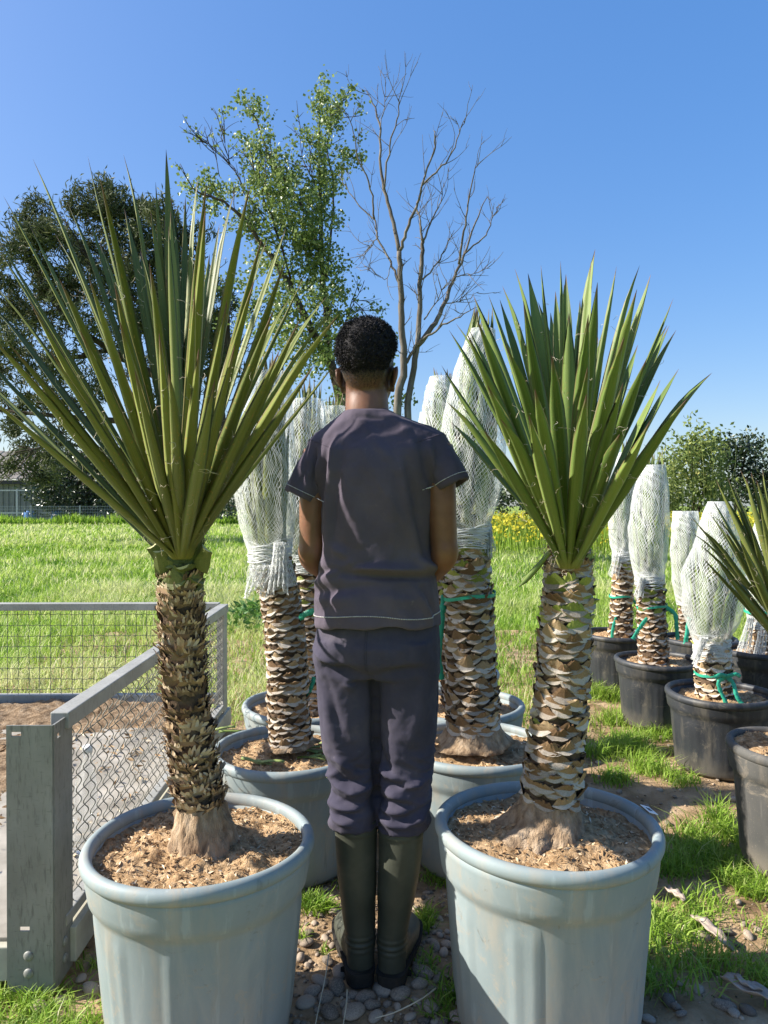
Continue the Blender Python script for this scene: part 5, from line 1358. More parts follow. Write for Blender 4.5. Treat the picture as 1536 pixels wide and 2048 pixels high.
# clasped hands in front: left hand laid over the right
def hand(wr, dirv, up, sgn, lift):
    wr, dirv, up = np.array(wr), np.array(dirv, float), np.array(up, float); dirv /= np.linalg.norm(dirv); up = up - dirv * np.dot(up, dirv); up /= np.linalg.norm(up); side = np.cross(dirv, up)
    pal = wr + dirv * .05
    V, Fs = ellipsoid((0, 0, 0), (.052, .040, .016), 20, 12); Mx = np.stack([dirv, side, up], 1); B.append((V @ Mx.T + pal, Fs))
    B.append(solid_tube([wr - dirv * .02, wr + dirv * .02], [(.026, .022), (.030, .018)], 6, 16))
    for i, (o, l) in enumerate(((-.027, .058), (-.009, .068), (.009, .065), (.026, .052))):
        k = wr + dirv * .085 + side * o * sgn; c1 = k + dirv * l * .5 - up * .010; c2 = k + dirv * l * .85 - up * .032; c3 = k + dirv * l * .92 - up * .052
        B.append(solid_tube([k - dirv * .02, k, c1, c2, c3], [(.0095, .0095), (.0095, .0095), (.0085, .0085), (.008, .008), (.006, .006)], 14, 12))
    th = wr + dirv * .02 - side * .030 * sgn
    B.append(solid_tube([wr + dirv * .01 - side * .015 * sgn, th + dirv * .015, th + dirv * .045 - side * .006 * sgn, th + dirv * .066 + side * .002 * sgn - up * .008], [(.013, .013), (.012, .012), (.010, .010), (.007, .007)], 12, 12))
hand(wrR, (-.85, .25, -.38), (0.1, .95, .3), -1, 0)
hand((wrL[0], wrL[1] + .034, wrL[2] - .002), (.85, .25, -.38), (-.1, .95, .3), 1, .03)
for cx, bx, ax_, tx_ in ((wx(700), -.076, -.066, -.122), (wx(812), .044, .025, .038)):
    B.append(solid_tube([(cx, 2.0, 1.0), (cx, 2.0, .80), (cx * .4 + bx * .6, 2.008, .52), (bx * .6 + ax_ * .4, 2.0, .28), (ax_, 1.996, .12)], [(.075, .08), (.065, .07), (.046, .050), (.040, .042), (.028, .032)]))
    B.append(solid_tube([(ax_, 1.99, .10), (ax_ * .7 + tx_ * .3, 2.05, .055), (tx_, 2.15, .045)], [(.026, .028), (.026, .022), (.024, .014)]))
m, nt, b, out = nodes('skin')
v = coords(nt); n = noise_n(nt, v, 24, 6); n2 = noise_n(nt, v, 420, 2); c = ramp(nt, n, [(.3, (.150, .066, .036)), (.7, (.215, .098, .054))])
sp = nt.nodes.new('ShaderNodeSeparateXYZ'); nt.links.new(v, sp.inputs[0])
hz = mathn(nt, 'ADD', sp.outputs[2], mathn(nt, 'MULTIPLY', mathn(nt, 'SUBTRACT', n2, .5), .05))
st = ramp(nt, mathn(nt, 'MULTIPLY', mathn(nt, 'SUBTRACT', hz, 1.50), 4.0), [(.26, (0, 0, 0)), (.52, (.92,) * 3)])      # close-cropped stubble fading down to the nape
bk = ramp(nt, mathn(nt, 'MULTIPLY', mathn(nt, 'SUBTRACT', sp.outputs[1], -.06), 8.0), [(.55, (1, 1, 1)), (.9, (0, 0, 0))])
fx_ = ramp(nt, mathn(nt, 'MULTIPLY', mathn(nt, 'ABSOLUTE', mathn(nt, 'SUBTRACT', sp.outputs[0], hx - O[0])), 10.0), [(.70, (1, 1, 1)), (.75, (0, 0, 0))])
mul = mathn(nt, 'MULTIPLY', mathn(nt, 'MULTIPLY', st, bk), fx_)
c = mixc(nt, mul, c, (.016, .012, .011)); nt.links.new(c, b.inputs['Base Color'])
b.inputs['Roughness'].default_value = .48; b.inputs['Specular IOR Level'].default_value = .4
b.inputs['Subsurface Weight'].default_value = .18; b.inputs['Subsurface Radius'].default_value = (1.0, .25, .12); b.inputs['Subsurface Scale'].default_value = .012
bump_n(nt, b, n2, .06, .001); mt_skin = m
V, N, Fs = remesh(B, .0055, 4)
mk('body', V - O, Fs, mt_skin, man); bv_body = bvh_of(V, Fs)
mt_hair0 = M('iris_brown', [(0, (.02, .012, .008))], rough=.15)
mt_eye = M('eye', [(0, (.40, .36, .32))], rough=.25)
for s in (-1, 1):
    V, Fs = ellipsoid((hx + s * .030 - O[0], hy + .086 - O[1], 1.654), (.0115, .0115, .0065), 14, 10); eo = mk('eye', V, Fs, mt_eye, man)
    V, Fs = ellipsoid((hx + s * .030 - O[0], hy + .0955 - O[1], 1.654), (.0052, .0030, .0052), 12, 8); mk('iris', V, Fs, mt_hair0, eo)

# --- hair: short afro, curls on a rounded cap
m, nt, b, out = nodes('black_hair'); nn = noise_n(nt, coords(nt), 120, 3); c = ramp(nt, nn, [(.35, (.008, .007, .008)), (.7, (.030, .026, .027))]); nt.links.new(c, b.inputs['Base Color'])
b.inputs['Roughness'].default_value = .75; b.inputs['Specular IOR Level'].default_value = .2; mt_hair = m
def hair_surf(az, el, lo):
    """az 0 = back of the head; returns point and normal-ish direction"""
    d = np.stack([np.sin(az) * np.cos(el), -np.cos(az) * np.cos(el), np.sin(el)], -1)
    low = sstep(0, .75, el - lo)
    r = np.stack([.0695 + .0085 * low, .0945 + .0115 * low, .088 + .017 * low], -1)
    c = np.array([hx, hy + .004, 1.672]); ex = 2.35
    den = (np.abs(d[..., 0] / r[..., 0]) ** ex + np.abs(d[..., 1] / r[..., 1]) ** ex + np.abs(d[..., 2] / r[..., 2]) ** ex) ** (-1 / ex)
    return c + d * den[..., None], d
nA, nE = 110, 60
az = np.linspace(-np.pi, np.pi, nA, endpoint=False); rings = []
for e in np.linspace(0, 1, nE):
    front = sstep(1.7, 2.6, np.abs(az)); lo = -.66 + .62 * sstep(.75, 1.35, np.abs(az)) + .65 * front + .03 * np.sin(az * 13)
    el = lo + (np.pi / 2 - .02 - lo) * e
    p, dd = hair_surf(az, el, lo); q = fbm(p * 130, 3, 5); p = p + dd * (.0035 * q * min(1, e * 6) - .004 * (1 - min(1, e * 6)))[:, None]
    rings.append(p)
g = G(); Vh, Fh = loft(rings); g.add(Vh - O, Fh)
nh = 9000
az_ = NR.uniform(-np.pi, np.pi, nh); front = sstep(1.7, 2.6, np.abs(az_)); lo = -.70 + .62 * sstep(.75, 1.35, np.abs(az_)) + .65 * front; el_ = np.arcsin(np.clip(np.sin(lo) + (1 - np.sin(lo)) * NR.uniform(0, 1, nh), -1, 1))
p, dd = hair_surf(az_, el_, lo); hs = sstep(-.05, .6, el_ - lo)
t1 = np.cross(dd, NR.normal(size=(nh, 3))); t1 /= np.linalg.norm(t1, axis=1)[:, None]; t2 = np.cross(dd, t1)
Lh = (.002 + .0105 * hs) * NR.uniform(.6, 1.2, nh); ph = NR.uniform(0, 6.28, nh); pts = []
for i in range(5):
    a = ph + i * 1.7; pts.append(p - dd * .003 + dd * (Lh * i / 4)[:, None] + (t1 * np.cos(a)[:, None] + t2 * np.sin(a)[:, None]) * (.0031 * (.4 + .6 * hs) * min(1, i / 1.5))[:, None])
w = (t1 * .7 + dd * .3) * .0009
Vr = np.stack([q + s * w for q in pts for s in (-1, 1)], 1).reshape(-1, 3) - O
base_i = np.arange(nh)[:, None] * 10; Fr = np.concatenate([base_i + np.array([[2 * k, 2 * k + 1, 2 * k + 3, 2 * k + 2]]) for k in range(4)], 0)
# cropped fade below the curls
q_ = []
for k in range(9000):
    z = R.uniform(1.572, 1.68); x = hx + R.uniform(-.072, .072)
    if R.random() > ((z - 1.568) / .075) ** 1.2: continue
    hit = bv_body.ray_cast(Vector((x, 1.8, z)), Vector((0, 1, 0)))
    if hit[0] is None or hit[0].y > hy - .005: continue
    nrm = np.array(hit[1]); L_ = R.uniform(.0012, .0030) * (.4 + .6 * min(1, (z - 1.57) / .06)); dn = nrm * .55 + np.array([R.uniform(-.4, .4), 0, -.7]); dn /= np.linalg.norm(dn); sdv = np.cross(dn, nrm); sdv /= np.linalg.norm(sdv) + 1e-9
    p0_ = np.array(hit[0]); q_ += [p0_ - sdv * .0004, p0_ + sdv * .0004, p0_ + dn * L_ + sdv * .0003 + nrm * .0004, p0_ + dn * L_ - sdv * .0003 + nrm * .0004]
Vf = np.array(q_) - O; Ff = np.arange(len(Vf)).reshape(-1, 4)
nb = len(Vh); Fall = [tuple(f) for f in Fh] + (Fr + nb).tolist()
Fall += (Ff + nb + len(Vr)).tolist()
mk('hair', np.concatenate([Vh - O, Vr, Vf]), Fall, mt_hair, man)

# --- cloth helpers
def creases(V, N, lines, back=True):
    """lines: (x0,z0,x1,z1,width,amp); ridge (+) or groove (-) along a line on the side facing the camera"""
    d = np.zeros(len(V)); f = 1.7 * sstep(.15, -.25, N[:, 1]) if back else 1
    for x0, z0, x1, z1, w, a in lines:
        ax, az_ = x1 - x0, z1 - z0; L2 = ax * ax + az_ * az_
        t = np.clip(((V[:, 0] - x0) * ax + (V[:, 2] - z0) * az_) / L2, 0, 1)
        px_, pz_ = x0 + t * ax, z0 + t * az_; q = np.hypot(V[:, 0] - px_, V[:, 2] - pz_)
        d += a * np.exp(-(q / w) ** 2) * (.35 + .65 * np.sin(np.pi * np.clip(t, .02, .98)))
    return d * f
def cloth(name, stops, ns, wv=900):
    m, nt, b, out = nodes(name); v = coords(nt); n1 = noise_n(nt, v, 5, 8, .6); n2 = noise_n(nt, v, wv, 2, .5); n3 = noise_n(nt, v, 60, 6)
    c = ramp(nt, n1, stops); c = mixc(nt, ramp(nt, n3, [(.66, (0, 0, 0)), (.8, (.18,) * 3)]), c, (.30, .26, .24)); nt.links.new(c, b.inputs['Base Color'])
    b.inputs['Roughness'].default_value = .92; b.inputs['Specular IOR Level'].default_value = .15; b.inputs['Sheen Weight'].default_value = .04; b.inputs['Sheen Roughness'].default_value = .5
    n4 = noise_n(nt, coords(nt, 'Object', (1.0, 1.0, .55)), 26, 4, .5, .6)
    h = mathn(nt, 'ADD', mathn(nt, 'MULTIPLY', n2, .12), mathn(nt, 'ADD', mathn(nt, 'MULTIPLY', n3, .3), mathn(nt, 'MULTIPLY', n4, 1.2))); bump_n(nt, b, h, .32, .0035); return m
mt_shirt = cloth('shirt_cotton', [(.3, (.062, .050, .068)), (.7, (.104, .085, .110))], 5)
mt_pants = cloth('navy_twill', [(.3, (.036, .033, .052)), (.55, (.058, .052, .076)), (.78, (.105, .090, .104))], 5, 1200)
mt_stitch = M('pale_stitching', [(.35, (.30, .28, .28)), (.65, (.62, .60, .58))], 400, 2, .9, .1)

# --- shirt
def tr(y, l, r, hd, hb, cy, n=2.05): return sup((wx(l) + wx(r)) / 2, cy, wz(y), (wx(r) - wx(l)) / 2, hd, n, 64, hb * 1.08)
S_ = [tr(1243, 629, 881, .120, .136, 1.985), tr(1225, 630, 880, .120, .137, 1.985), tr(1195, 633, 877, .118, .132, 1.985), tr(1160, 638, 872, .116, .122, 1.99), tr(1130, 643, 868, .116, .116, 1.99), tr(1090, 647, 863, .118, .112, 1.985),
      tr(1040, 646, 866, .122, .114, 1.98), tr(990, 642, 872, .126, .118, 1.98), tr(940, 634, 884, .124, .120, 1.98), tr(905, 622, 897, .112, .112, 1.982), tr(885, 617, 901, .096, .098, 1.985), tr(868, 630, 890, .082, .086, 1.987), tr(852, 652, 866, .070, .074, 1.987), tr(838, 674, 822, .062, .066, 1.985), tr(829, 688, 796, .058, .061, 1.985), tr(824, 691, 789, .056, .058, 1.985)]
cx_hem = wx(755)
inner = [sup(cx_hem, 1.99, wz(1243), .160, .112, 2.4, 64, .127), sup(cx_hem, 1.99, wz(1215), .155, .108, 2.4, 64, .122)]
shapes = [loft(inner[::-1] + S_)]
def sleeve(top, hem, r0, r1, depth=.045):
    top, hem = np.array(top), np.array(hem); ax = hem - top; L = np.linalg.norm(ax); ax /= L
    c = [top + ax * L * q for q in (0, .2, .45, .7, .9, 1.0)] + [hem - ax * .001, hem - ax * depth]
    k = [0, .2, .45, .7, .9, 1.0]; rad = [(r0[0] + (r1[0] - r0[0]) * q, r0[1] + (r1[1] - r0[1]) * q) for q in k] + [(r1[0] - .009, r1[1] - .009), (r1[0] - .013, r1[1] - .013)]
    th = np.linspace(0, 2 * np.pi, 36, endpoint=False); u = np.array([1., 0, 0]) - ax * ax[0]; u /= np.linalg.norm(u); w = np.cross(ax, u)
    return loft([ci + np.outer(np.cos(th) * ra, u) + np.outer(np.sin(th) * rb, w) for ci, (ra, rb) in zip(c, rad)]), ax, u, w
slL_top, slL_hem = (wx(655), 1.985, wz(892)), (wx(606), 1.972, wz(997))
slR_top, slR_hem = (wx(862), 1.985, wz(884)), (wx(907), 1.972, wz(975))
(sv, axL, uL, wL) = sleeve(slL_top, slL_hem, (.046, .062), (.050, .064)); shapes.append(sv)
(sv, axR, uR, wR) = sleeve(slR_top, slR_hem, (.046, .062), (.047, .062)); shapes.append(sv)
V, N, Fs = remesh(shapes, .0050, 7)
pz = lambda x0, y0, x1, y1, w, a: (wx(x0), wz(y0), wx(x1), wz(y1), w, a)
ln = [pz(690, 880, 662, 1060, .010, .006), pz(672, 900, 652, 1010, .008, -.006), pz(705, 900, 676, 1090, .012, -.005), pz(676, 1000, 668, 1130, .010, .007), pz(655, 920, 640, 990, .008, .006), pz(645, 905, 640, 985, .006, -.005),
      pz(812, 920, 846, 1130, .012, .006), pz(828, 930, 858, 1120, .010, -.005), pz(795, 900, 800, 1100, .016, .003), pz(850, 890, 866, 980, .009, -.005), pz(866, 890, 878, 970, .008, .005),
      pz(648, 1160, 720, 1122, .010, .008), pz(660, 1140, 760, 1118, .009, -.006), pz(720, 1126, 850, 1136, .012, .009), pz(700, 1138, 872, 1148, .009, -.010), pz(640, 1170, 700, 1150, .012, .007), pz(650, 1178, 760, 1160, .010, -.004), pz(680, 1090, 720, 1110, .012, .006), pz(840, 1110, 872, 1140, .010, .008),
      pz(650, 1195, 740, 1182, .014, .004), pz(760, 1180, 860, 1190, .014, .003), pz(665, 1215, 690, 1170, .008, -.003), pz(840, 1170, 870, 1225, .009, .006), pz(852, 1165, 878, 1230, .007, -.005),
      pz(720, 840, 790, 846, .006, -.003), pz(735, 850, 800, 930, .012, .003), pz(700, 850, 660, 880, .010, .003), pz(740, 930, 760, 1080, .02, -.003), pz(610, 920, 592, 980, .008, .004), pz(625, 930, 612, 985, .007, -.004), pz(900, 905, 922, 960, .008, .003)]
dsp = creases(V, N, ln)
dsp += .007 * (.35 - np.abs(fbm(np.c_[V[:, 0] * 9 + 4 * V[:, 2], V[:, 1] * 7, V[:, 2] * 4], 2, 66))) + .0028 * fbm(V * np.array([22, 22, 9]), 3, 61) * (.4 + .6 * sstep(1.45, 1.0, V[:, 2])) + .0012 * fbm(V * 55, 2, 63)
# blousing at the waist
dsp += .006 * np.exp(-((V[:, 2] - wz(1128)) / .018) ** 2) * sstep(.2, -.3, N[:, 1])
hem_w = np.sin(np.arctan2(V[:, 1] - 1.99, V[:, 0] - cx_hem) * 7) * .004 * sstep(1.03, .97, V[:, 2])
V = V + N * (dsp + hem_w)[:, None]
# the hem hangs a little lower at the left and right seams
V[:, 2] += np.where(V[:, 2] < 1.04, (-.006 * np.abs(V[:, 0] - cx_hem) / .16 + .008 * np.exp(-((V[:, 0] - wx(800)) / .08) ** 2)) * sstep(1.04, .98, V[:, 2]), 0)
shirt = mk('shirt', V - O, Fs, mt_shirt, man); bv = bvh_of(V, Fs)
def stitched(name, pts_list, parent, r=.0013, closed=True):
    g = G()
    for pl in pts_list:
        if len(pl) > 4:
            pl = np.vstack([pl, pl[:1]]) if closed else pl
            for i_ in range(len(pl) - 1):
                m_ = pl[i_] * .28 + pl[i_ + 1] * .72; g.add(*tube(np.array([pl[i_], (pl[i_] + m_) / 2, m_]) - O, r, 5))
    return g.obj(name, [mt_stitch], parent)
th = np.linspace(0, 2 * np.pi, 170, endpoint=False); dirs = np.c_[np.cos(th), np.sin(th), np.zeros(170)]
hz_ = [wz(1222) + .004 * np.sin(th * 3 + .5) + .006 * np.exp(-((np.cos(th) - .2) / .5) ** 2) for q in (0, 1)]
stitched('hem_stitching', [surf_line(bv, np.c_[np.full(170, cx_hem), np.full(170, 1.985), hz_[0] - .0045 * q], dirs) for q in (0,)], shirt, .0016)
for (hem, ax, u, w) in ((slL_hem, axL, uL, wL), (slR_hem, axR, uR, wR)):
    c = np.array(hem) - ax * .018; ds = np.outer(np.cos(th), u) + np.outer(np.sin(th), w); out_ = []
    for d_ in ds:
        hit = bv.ray_cast(Vector(c + d_ * .11), Vector(-d_))
        if hit[0] is not None: out_.append(np.array(hit[0]) + d_ * .0006)
    stitched('cuff_stitching', [np.array(out_)], shirt, .0012)
# armhole seams
for (top, hem, ax, u, w) in ((slL_top, slL_hem, axL, uL, wL), (slR_top, slR_hem, axR, uR, wR)):
    out_ = []
    for a_ in np.linspace(0, 2 * np.pi, 120, endpoint=False):
        d_ = u * math.cos(a_) + w * math.sin(a_); c_ = np.array(top) + ax * .006
        hit = bv.ray_cast(Vector(c_ + d_ * .13), Vector(-d_))
        if hit[0] is not None and (hit[0] - Vector(c_)).length < .10: out_.append(np.array(hit[0]))
    run = [p for p in out_ if p[1] < 1.985]
    if len(run) > 6:
        run.sort(key=lambda p: -p[2]); mk('armhole_seam', *tube(np.array(run) - O, .0012, 5, cap=False), mt_shirt, shirt)
# ribbed collar band
g = G()
for q, (zo, rr) in enumerate(((.0, .0065), (.004, .0045))):
    pts = [np.array([hx + .006 + math.cos(a) * (.061 + .002 * q), 1.988 + math.sin(a) * .061, 1.519 + zo + .014 * max(0, -math.sin(a)) * .2 - .028 * max(0, math.sin(a))]) for a in np.linspace(0, 2 * np.pi, 60)]
    g.add(*tube(np.array(pts) - O, rr, 8, cap=False))
g.obj('collar', [mt_shirt], shirt)

# --- trousers
pcx = wx(757)
T_ = [sup(pcx, 2.0, wz(1215), .150, .105, 2.2, 60, .118), sup(pcx, 2.0, wz(1240), .163, .110, 2.2, 60, .128), sup(pcx, 1.995, wz(1280), .170, .112, 2.2, 60, .146), sup(pcx, 1.995, wz(1310), .171, .112, 2.3, 60, .140), sup(pcx, 2.0, wz(1345), .168, .108, 2.5, 60, .112)]
shapes = [loft(T_[::-1])]
def leg(c, seed):
    rings = []
    for y, l, r, hd, hb, cy in c: rings.append(sup((wx(l) + wx(r)) / 2, cy, wz(y), (wx(r) - wx(l)) / 2, hd, 2.25, 44, hb))
    return loft(rings[::-1])
shapes.append(leg([(1270, 633, 754, .105, .125, 1.995), (1310, 630, 756, .106, .122, 1.995), (1350, 631, 760, .100, .104, 2.0), (1400, 635, 760, .096, .098, 2.0), (1460, 641, 760, .091, .093, 2.005), (1520, 647, 759, .082, .084, 2.01), (1580, 654, 755, .078, .080, 2.008), (1630, 657, 755, .074, .077, 2.004), (1652, 657, 755, .072, .076, 2.003), (1653, 664, 749, .066, .070, 2.003), (1635, 668, 745, .060, .064, 2.003)], 1))
shapes.append(leg([(1270, 758, 879, .105, .125, 1.995), (1310, 757, 880, .106, .122, 1.995), (1350, 754, 879, .100, .104, 2.0), (1400, 754, 877, .096, .098, 2.0), (1460, 755, 873, .091, .093, 2.005), (1520, 755, 868, .082, .084, 2.01), (1580, 758, 863, .078, .080, 2.008), (1630, 758, 861, .074, .077, 2.004), (1652, 759, 860, .072, .076, 2.003), (1653, 765, 854, .066, .070, 2.003), (1635, 769, 850, .060, .064, 2.003)], 2))
V, N, Fs = remesh(shapes, .0050, 6)
ln = [pz(665, 1322, 740, 1330, .014, -.012), pz(775, 1330, 850, 1318, .014, -.010), pz(700, 1345, 726, 1362, .014, .008), pz(640, 1290, 690, 1320, .010, .006), pz(660, 1312, 680, 1322, .010, -.006), pz(757, 1335, 757, 1640, .010, -.010),
      pz(690, 1270, 680, 1300, .02, .004), pz(650, 1350, 690, 1500, .016, .004), pz(668, 1345, 700, 1470, .014, -.004), pz(860, 1340, 830, 1470, .014, .004),
      pz(686, 1505, 722, 1532, .010, .009), pz(664, 1520, 700, 1545, .009, -.007), pz(700, 1520, 745, 1526, .010, -.007), pz(660, 1555, 712, 1566, .009, .009), pz(690, 1548, 745, 1556, .008, -.006), pz(705, 1572, 748, 1560, .008, .008), pz(662, 1580, 720, 1592, .009, -.008), pz(664, 1598, 742, 1604, .009, .009), pz(690, 1618, 748, 1600, .008, -.007), pz(662, 1622, 720, 1634, .008, .007),
      pz(764, 1520, 800, 1540, .009, .008), pz(775, 1548, 830, 1556, .009, -.007), pz(776, 1566, 822, 1574, .009, .009), pz(800, 1560, 856, 1540, .009, .008), pz(776, 1584, 836, 1590, .008, -.008), pz(764, 1600, 815, 1606, .009, .009), pz(800, 1618, 856, 1596, .009, -.007), pz(766, 1622, 820, 1632, .008, .007), pz(820, 1628, 858, 1612, .008, .006), pz(770, 1490, 790, 1530, .010, -.006)]
dsp = creases(V, N, ln)
zk = sstep(wz(1440), wz(1520), V[:, 2])
dsp += zk * (.011 * (.35 - np.abs(fbm(np.c_[V[:, 0] * 7, V[:, 1] * 7, V[:, 2] * 26 + 9 * np.abs(V[:, 0] - pcx)], 3, 5)))) + (1 - zk) * .004 * (.35 - np.abs(fbm(np.c_[V[:, 0] * 12 + V[:, 2] * 5, V[:, 1] * 8, V[:, 2] * 5], 3, 7))) + .0030 * fbm(V * np.array([16, 16, 9]), 3, 71) + .001 * fbm(V * 60, 2, 73)
V = V + N * dsp[:, None]
pants = mk('trousers', V - O, Fs, mt_pants, man); bv = bvh_of(V, Fs)
def vseam(x, y0, y1, yq=1.0, n=40):
    out_ = []
    for py in np.linspace(y0, y1, n):
        hit = bv.ray_cast(Vector((wx(x), yq, wz(py))), Vector((0, 1, 0)))
        if hit[0] is not None: out_.append(np.array(hit[0]) + np.array([0, -.0004, 0]))
    return np.array(out_)
g = G(); g.add(*tube(vseam(752, 1246, 1322) - O, .0010, 5, cap=False)); g.add(*tube(vseam(748, 1246, 1322) - O, .0007, 4, cap=False)); g.obj('back_seam', [mt_pants], pants)
for s, pl in ((-1, [(634, 1300), (634, 1360), (638, 1420), (645, 1480)]), (1, [(878, 1300), (876, 1360), (872, 1420)])):
    out_ = []
    for x, y in pl:
        hit = bv.ray_cast(Vector((wx(x) + s * .2, 1.985, wz(y))), Vector((-s, 0, 0)))
        if hit[0] is not None: out_.append(np.array(hit[0]))
    if len(out_) > 2: mk('side_seam', *tube(catmull(out_, 30) - O, .0011, 5, cap=False), mt_pants, pants)

# --- rubber boots
mt_rub = M('black_rubber', [(.3, (.034, .038, .028)), (.55, (.060, .063, .046)), (.75, (.115, .110, .080))], 7, 9, .52, .4, .12, .004, 40)
mt_rubs = M('boot_sole', [(.3, (.012, .012, .012)), (.7, (.04, .036, .03))], 20, 6, .8, .2, .3, .004, 60)
def boot(cfg, toe, ankle, heelx):
    rings = [sup((wx(l) + wx(r)) / 2, cy, z, (wx(r) - wx(l)) / 2, hd, 2.1, 40, hb) for z, l, r, hd, hb, cy in cfg]
    sh = [loft(rings)]
    a, t = np.array(ankle), np.array(toe); dv = (t - a); dv /= np.linalg.norm(dv)
    for q, (w, h, zc) in enumerate([(.036, .050, .055), (.039, .052, .056), (.041, .046, .052), (.043, .038, .046), (.044, .034, .042), (.040, .031, .040), (.030, .027, .038)]):
        pass
    k = 9; c = []; r = []
    for q in range(k):
        s = q / (k - 1); c.append(a - dv * .010 + dv * (np.linalg.norm(t - a) + .010) * s + np.array([0, 0, [.058, .060, .058, .053, .048, .045, .043, .042, .040][q]]))
        r.append(([.020, .034, .039, .041, .044, .046, .045, .039, .020][q], [.026, .044, .050, .047, .040, .036, .034, .030, .018][q]))
    c = np.array(c); th = np.linspace(0, 2 * np.pi, 28, endpoint=False); sd_ = np.cross(dv, (0, 0, 1.))
    sh.append(loft([ci + np.outer(np.cos(th) * ra, sd_) + np.outer(np.sin(th) * rb, (0, 0, 1.)) for ci, (ra, rb) in zip(c, r)]))
    Vb, Nb, Fb = remesh(sh, .0042, 6)
    d = .0016 * fbm(Vb * np.array([12, 12, 16]), 3, 81) + .003 * np.exp(-((Vb[:, 2] - .105) / .02) ** 2) * np.sin(Vb[:, 2] * 380)
    d += .0022 * np.exp(-((Vb[:, 2] - .402) / .005) ** 2)
    Vb = Vb + Nb * d[:, None]; Vb[:, 2] = np.maximum(Vb[:, 2], .020)
    bo = mk('boot', Vb - O, Fb, mt_rub, man)
    # sole: outline slab with heel block and a raised foxing line
    g = G()
    def outline(off): return [(-.040 - off, 0), (-.036 - off, .022 + off * .6), (-.015, .034 + off), (.05, .035 + off), (.12, .043 + off), (.19, .044 + off), (.235 + off, .030 + off), (.252 + off, 0)]
    def slab(off, z0, z1, lim=None):
        o = outline(off); pts = o + [(x, -y) for x, y in o[-2:0:-1]]; pts = [(min(x, lim) if lim else x, y) for x, y in pts]
        cl = catmull(np.array([(x, y, 0) for x, y in pts + pts[:1]]), 64)[:-1]
        ring = lambda z: np.array([a + dv * p[0] + sd_ * p[1] + np.array([0, 0, z]) for p in cl]); g.add(*[(loft([ring(z0), ring(z1)]))[i] for i in (0, 1)])
    slab(.003, .012, .030); slab(.002, -.004, .0125, .035); slab(.006, .030, .036)
    g2 = g.obj('sole', [mt_rubs], bo, False); 
    for vv in g2.data.vertices: vv.co = vv.co - Vector(O)
    return bo
boot([(.028, 694, 749, .030, .036, 1.992), (.060, 693, 749, .040, .043, 1.993), (.10, 691, 750, .046, .047, 1.995), (.13, 690, 750, .046, .047, 1.995), (.17, 685, 750, .049, .050, 1.997), (.22, 680, 751, .053, .054, 1.998), (.28, 674, 752, .058, .058, 2.0), (.34, 670, 753, .061, .061, 2.0), (.40, 668, 754, .062, .062, 2.0), (.43, 667, 755, .062, .062, 2.0)], (-.152, 2.214, 0), (-.064, 1.985, 0), 0)
boot([(.028, 757, 812, .030, .036, 1.992), (.060, 757, 813, .040, .043, 1.993), (.10, 756, 815, .046, .047, 1.995), (.13, 756, 816, .046, .047, 1.995), (.17, 756, 822, .049, .050, 1.997), (.22, 756, 830, .053, .054, 1.998), (.28, 757, 838, .058, .058, 2.0), (.34, 758, 843, .061, .061, 2.0), (.40, 758, 847, .062, .062, 2.0), (.43, 758, 848, .062, .062, 2.0)], (.042, 2.231, 0), (.024, 1.985, 0), 0)
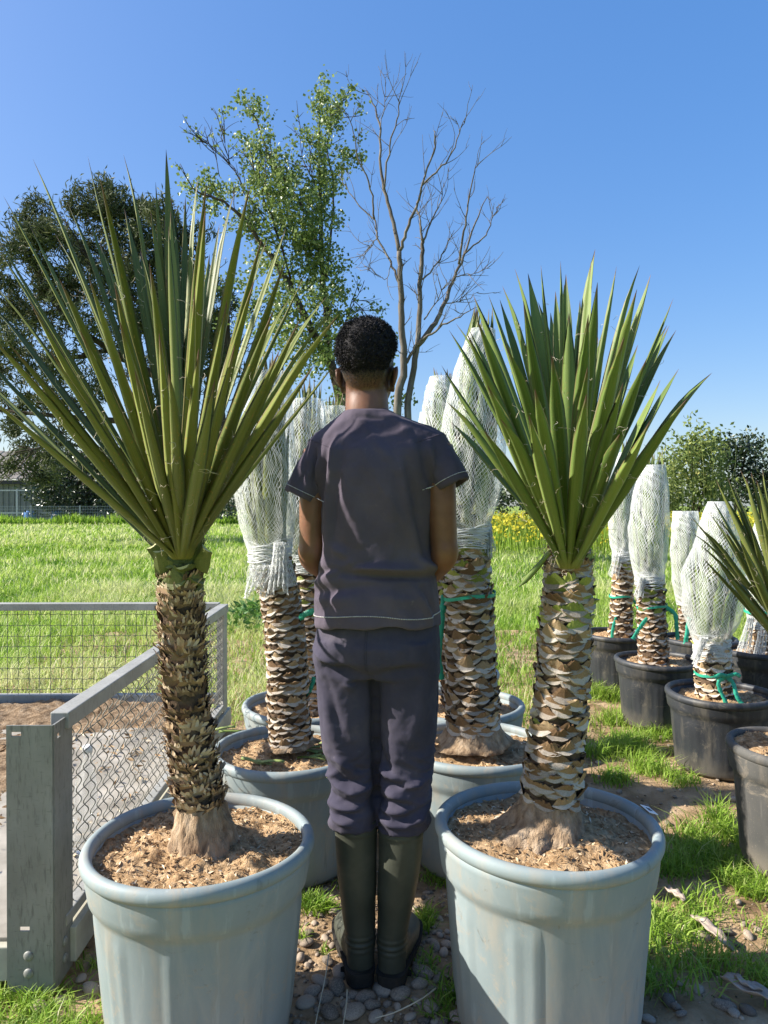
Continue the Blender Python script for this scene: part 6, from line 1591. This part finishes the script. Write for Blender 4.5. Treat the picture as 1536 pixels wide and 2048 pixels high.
# ------------------------------------------------------------------ small things on the ground
mt_dry = M('dry_leaf', [(.3, (.26, .19, .14)), (.6, (.45, .36, .29)), (.8, (.56, .48, .40))], 14, 8, .8, .2, .5, .004, 60)
def dry_leaf(label, pts, w, fold, seed):
    c = catmull(pts, 18); tg = np.gradient(c, axis=0); tg /= np.linalg.norm(tg, axis=1)[:, None]; s = np.cross(tg, (0, 0, 1.)); s /= np.linalg.norm(s, axis=1)[:, None]
    V = []; n = 18
    for i in range(n):
        q = i / (n - 1); ww = w * (.35 + .65 * math.sin(math.pi * min(1, .15 + q * .8)))
        for u in (-1, -.4, .4, 1): V.append(c[i] + s[i] * u * ww + np.array([0, 0, fold * u * u + .004 * math.sin(q * 17 + u * 3 + seed)]))
        for u in (1, .4, -.4, -1): V.append(c[i] + s[i] * u * ww + np.array([0, 0, fold * u * u - .004 + .004 * math.sin(q * 17 + u * 3 + seed)]))
    Fs = [(i * 8 + j, i * 8 + (j + 1) % 8, i * 8 + 8 + (j + 1) % 8, i * 8 + 8 + j) for i in range(n - 1) for j in range(8)] + [tuple(range(7, -1, -1)), tuple((n - 1) * 8 + j for j in range(8))]
    o = mk('dry_leaf', np.array(V) - np.array(c[0]), Fs, mt_dry); o.location = c[0]
    return tag(o, label, 'leaf', 'fallen dry leaves')
def g3(px, py, z=.02): d = (H - z) * F / (py - HY); return ((px - 768) / F * d, d, z)
dry_leaf('curled dry brown leaf lying in sun right of the right front pot', [g3(1390, 1835, .02), g3(1418, 1855, .028), g3(1445, 1880, .022), g3(1470, 1905, .01)], .017, .007, 1)
dry_leaf('dry leaf end with split tip lying in shade at the lower right corner', [g3(1450, 1958, .03), g3(1490, 1980, .035), g3(1540, 2000, .03), g3(1600, 2030, .02)], .022, .012, 2)
dry_leaf('narrow dry leaf strip beside the split one at the lower right corner', [g3(1474, 1955, .045), g3(1500, 1975, .045), g3(1530, 1985, .04)], .008, .004, 3)
dry_leaf('small shaded dry leaf on the soil right of the right front pot', [g3(1335, 1780, .02), g3(1355, 1790, .025), g3(1372, 1805, .02)], .014, .006, 4)
mt_straw = M('straw', [(.3, (.42, .36, .24)), (.7, (.62, .56, .42))], 20, 3, .7, .2)
for lab, pl in (('long pale straw lying on the cobbles left of the boots', [g3(657, 1912, .025), g3(650, 1960, .04), g3(640, 2005, .04), g3(630, 2055, .03)]),
                ('shorter straw lying on the cobbles below the left boot', [g3(694, 1985, .04), g3(692, 2015, .045), g3(686, 2055, .03)]),
                ('thin bent straw lying across the cobbles below the right boot', [g3(872, 1982, .03), g3(840, 2005, .045), g3(790, 2030, .04), g3(750, 2042, .03)])):
    c = catmull(pl, 20); o = mk('dry_straw', *tube(c - c[0], np.linspace(.0022, .0012, 20), 6), mt_straw); o.location = c[0]; tag(o, lab, 'straw', 'dry straws on the stones')
# bare grass stalks in the pots
print('objects', len(bpy.data.objects), 'tris', sum(len(m.loops) - 2 * len(m.polygons) for m in bpy.data.meshes))
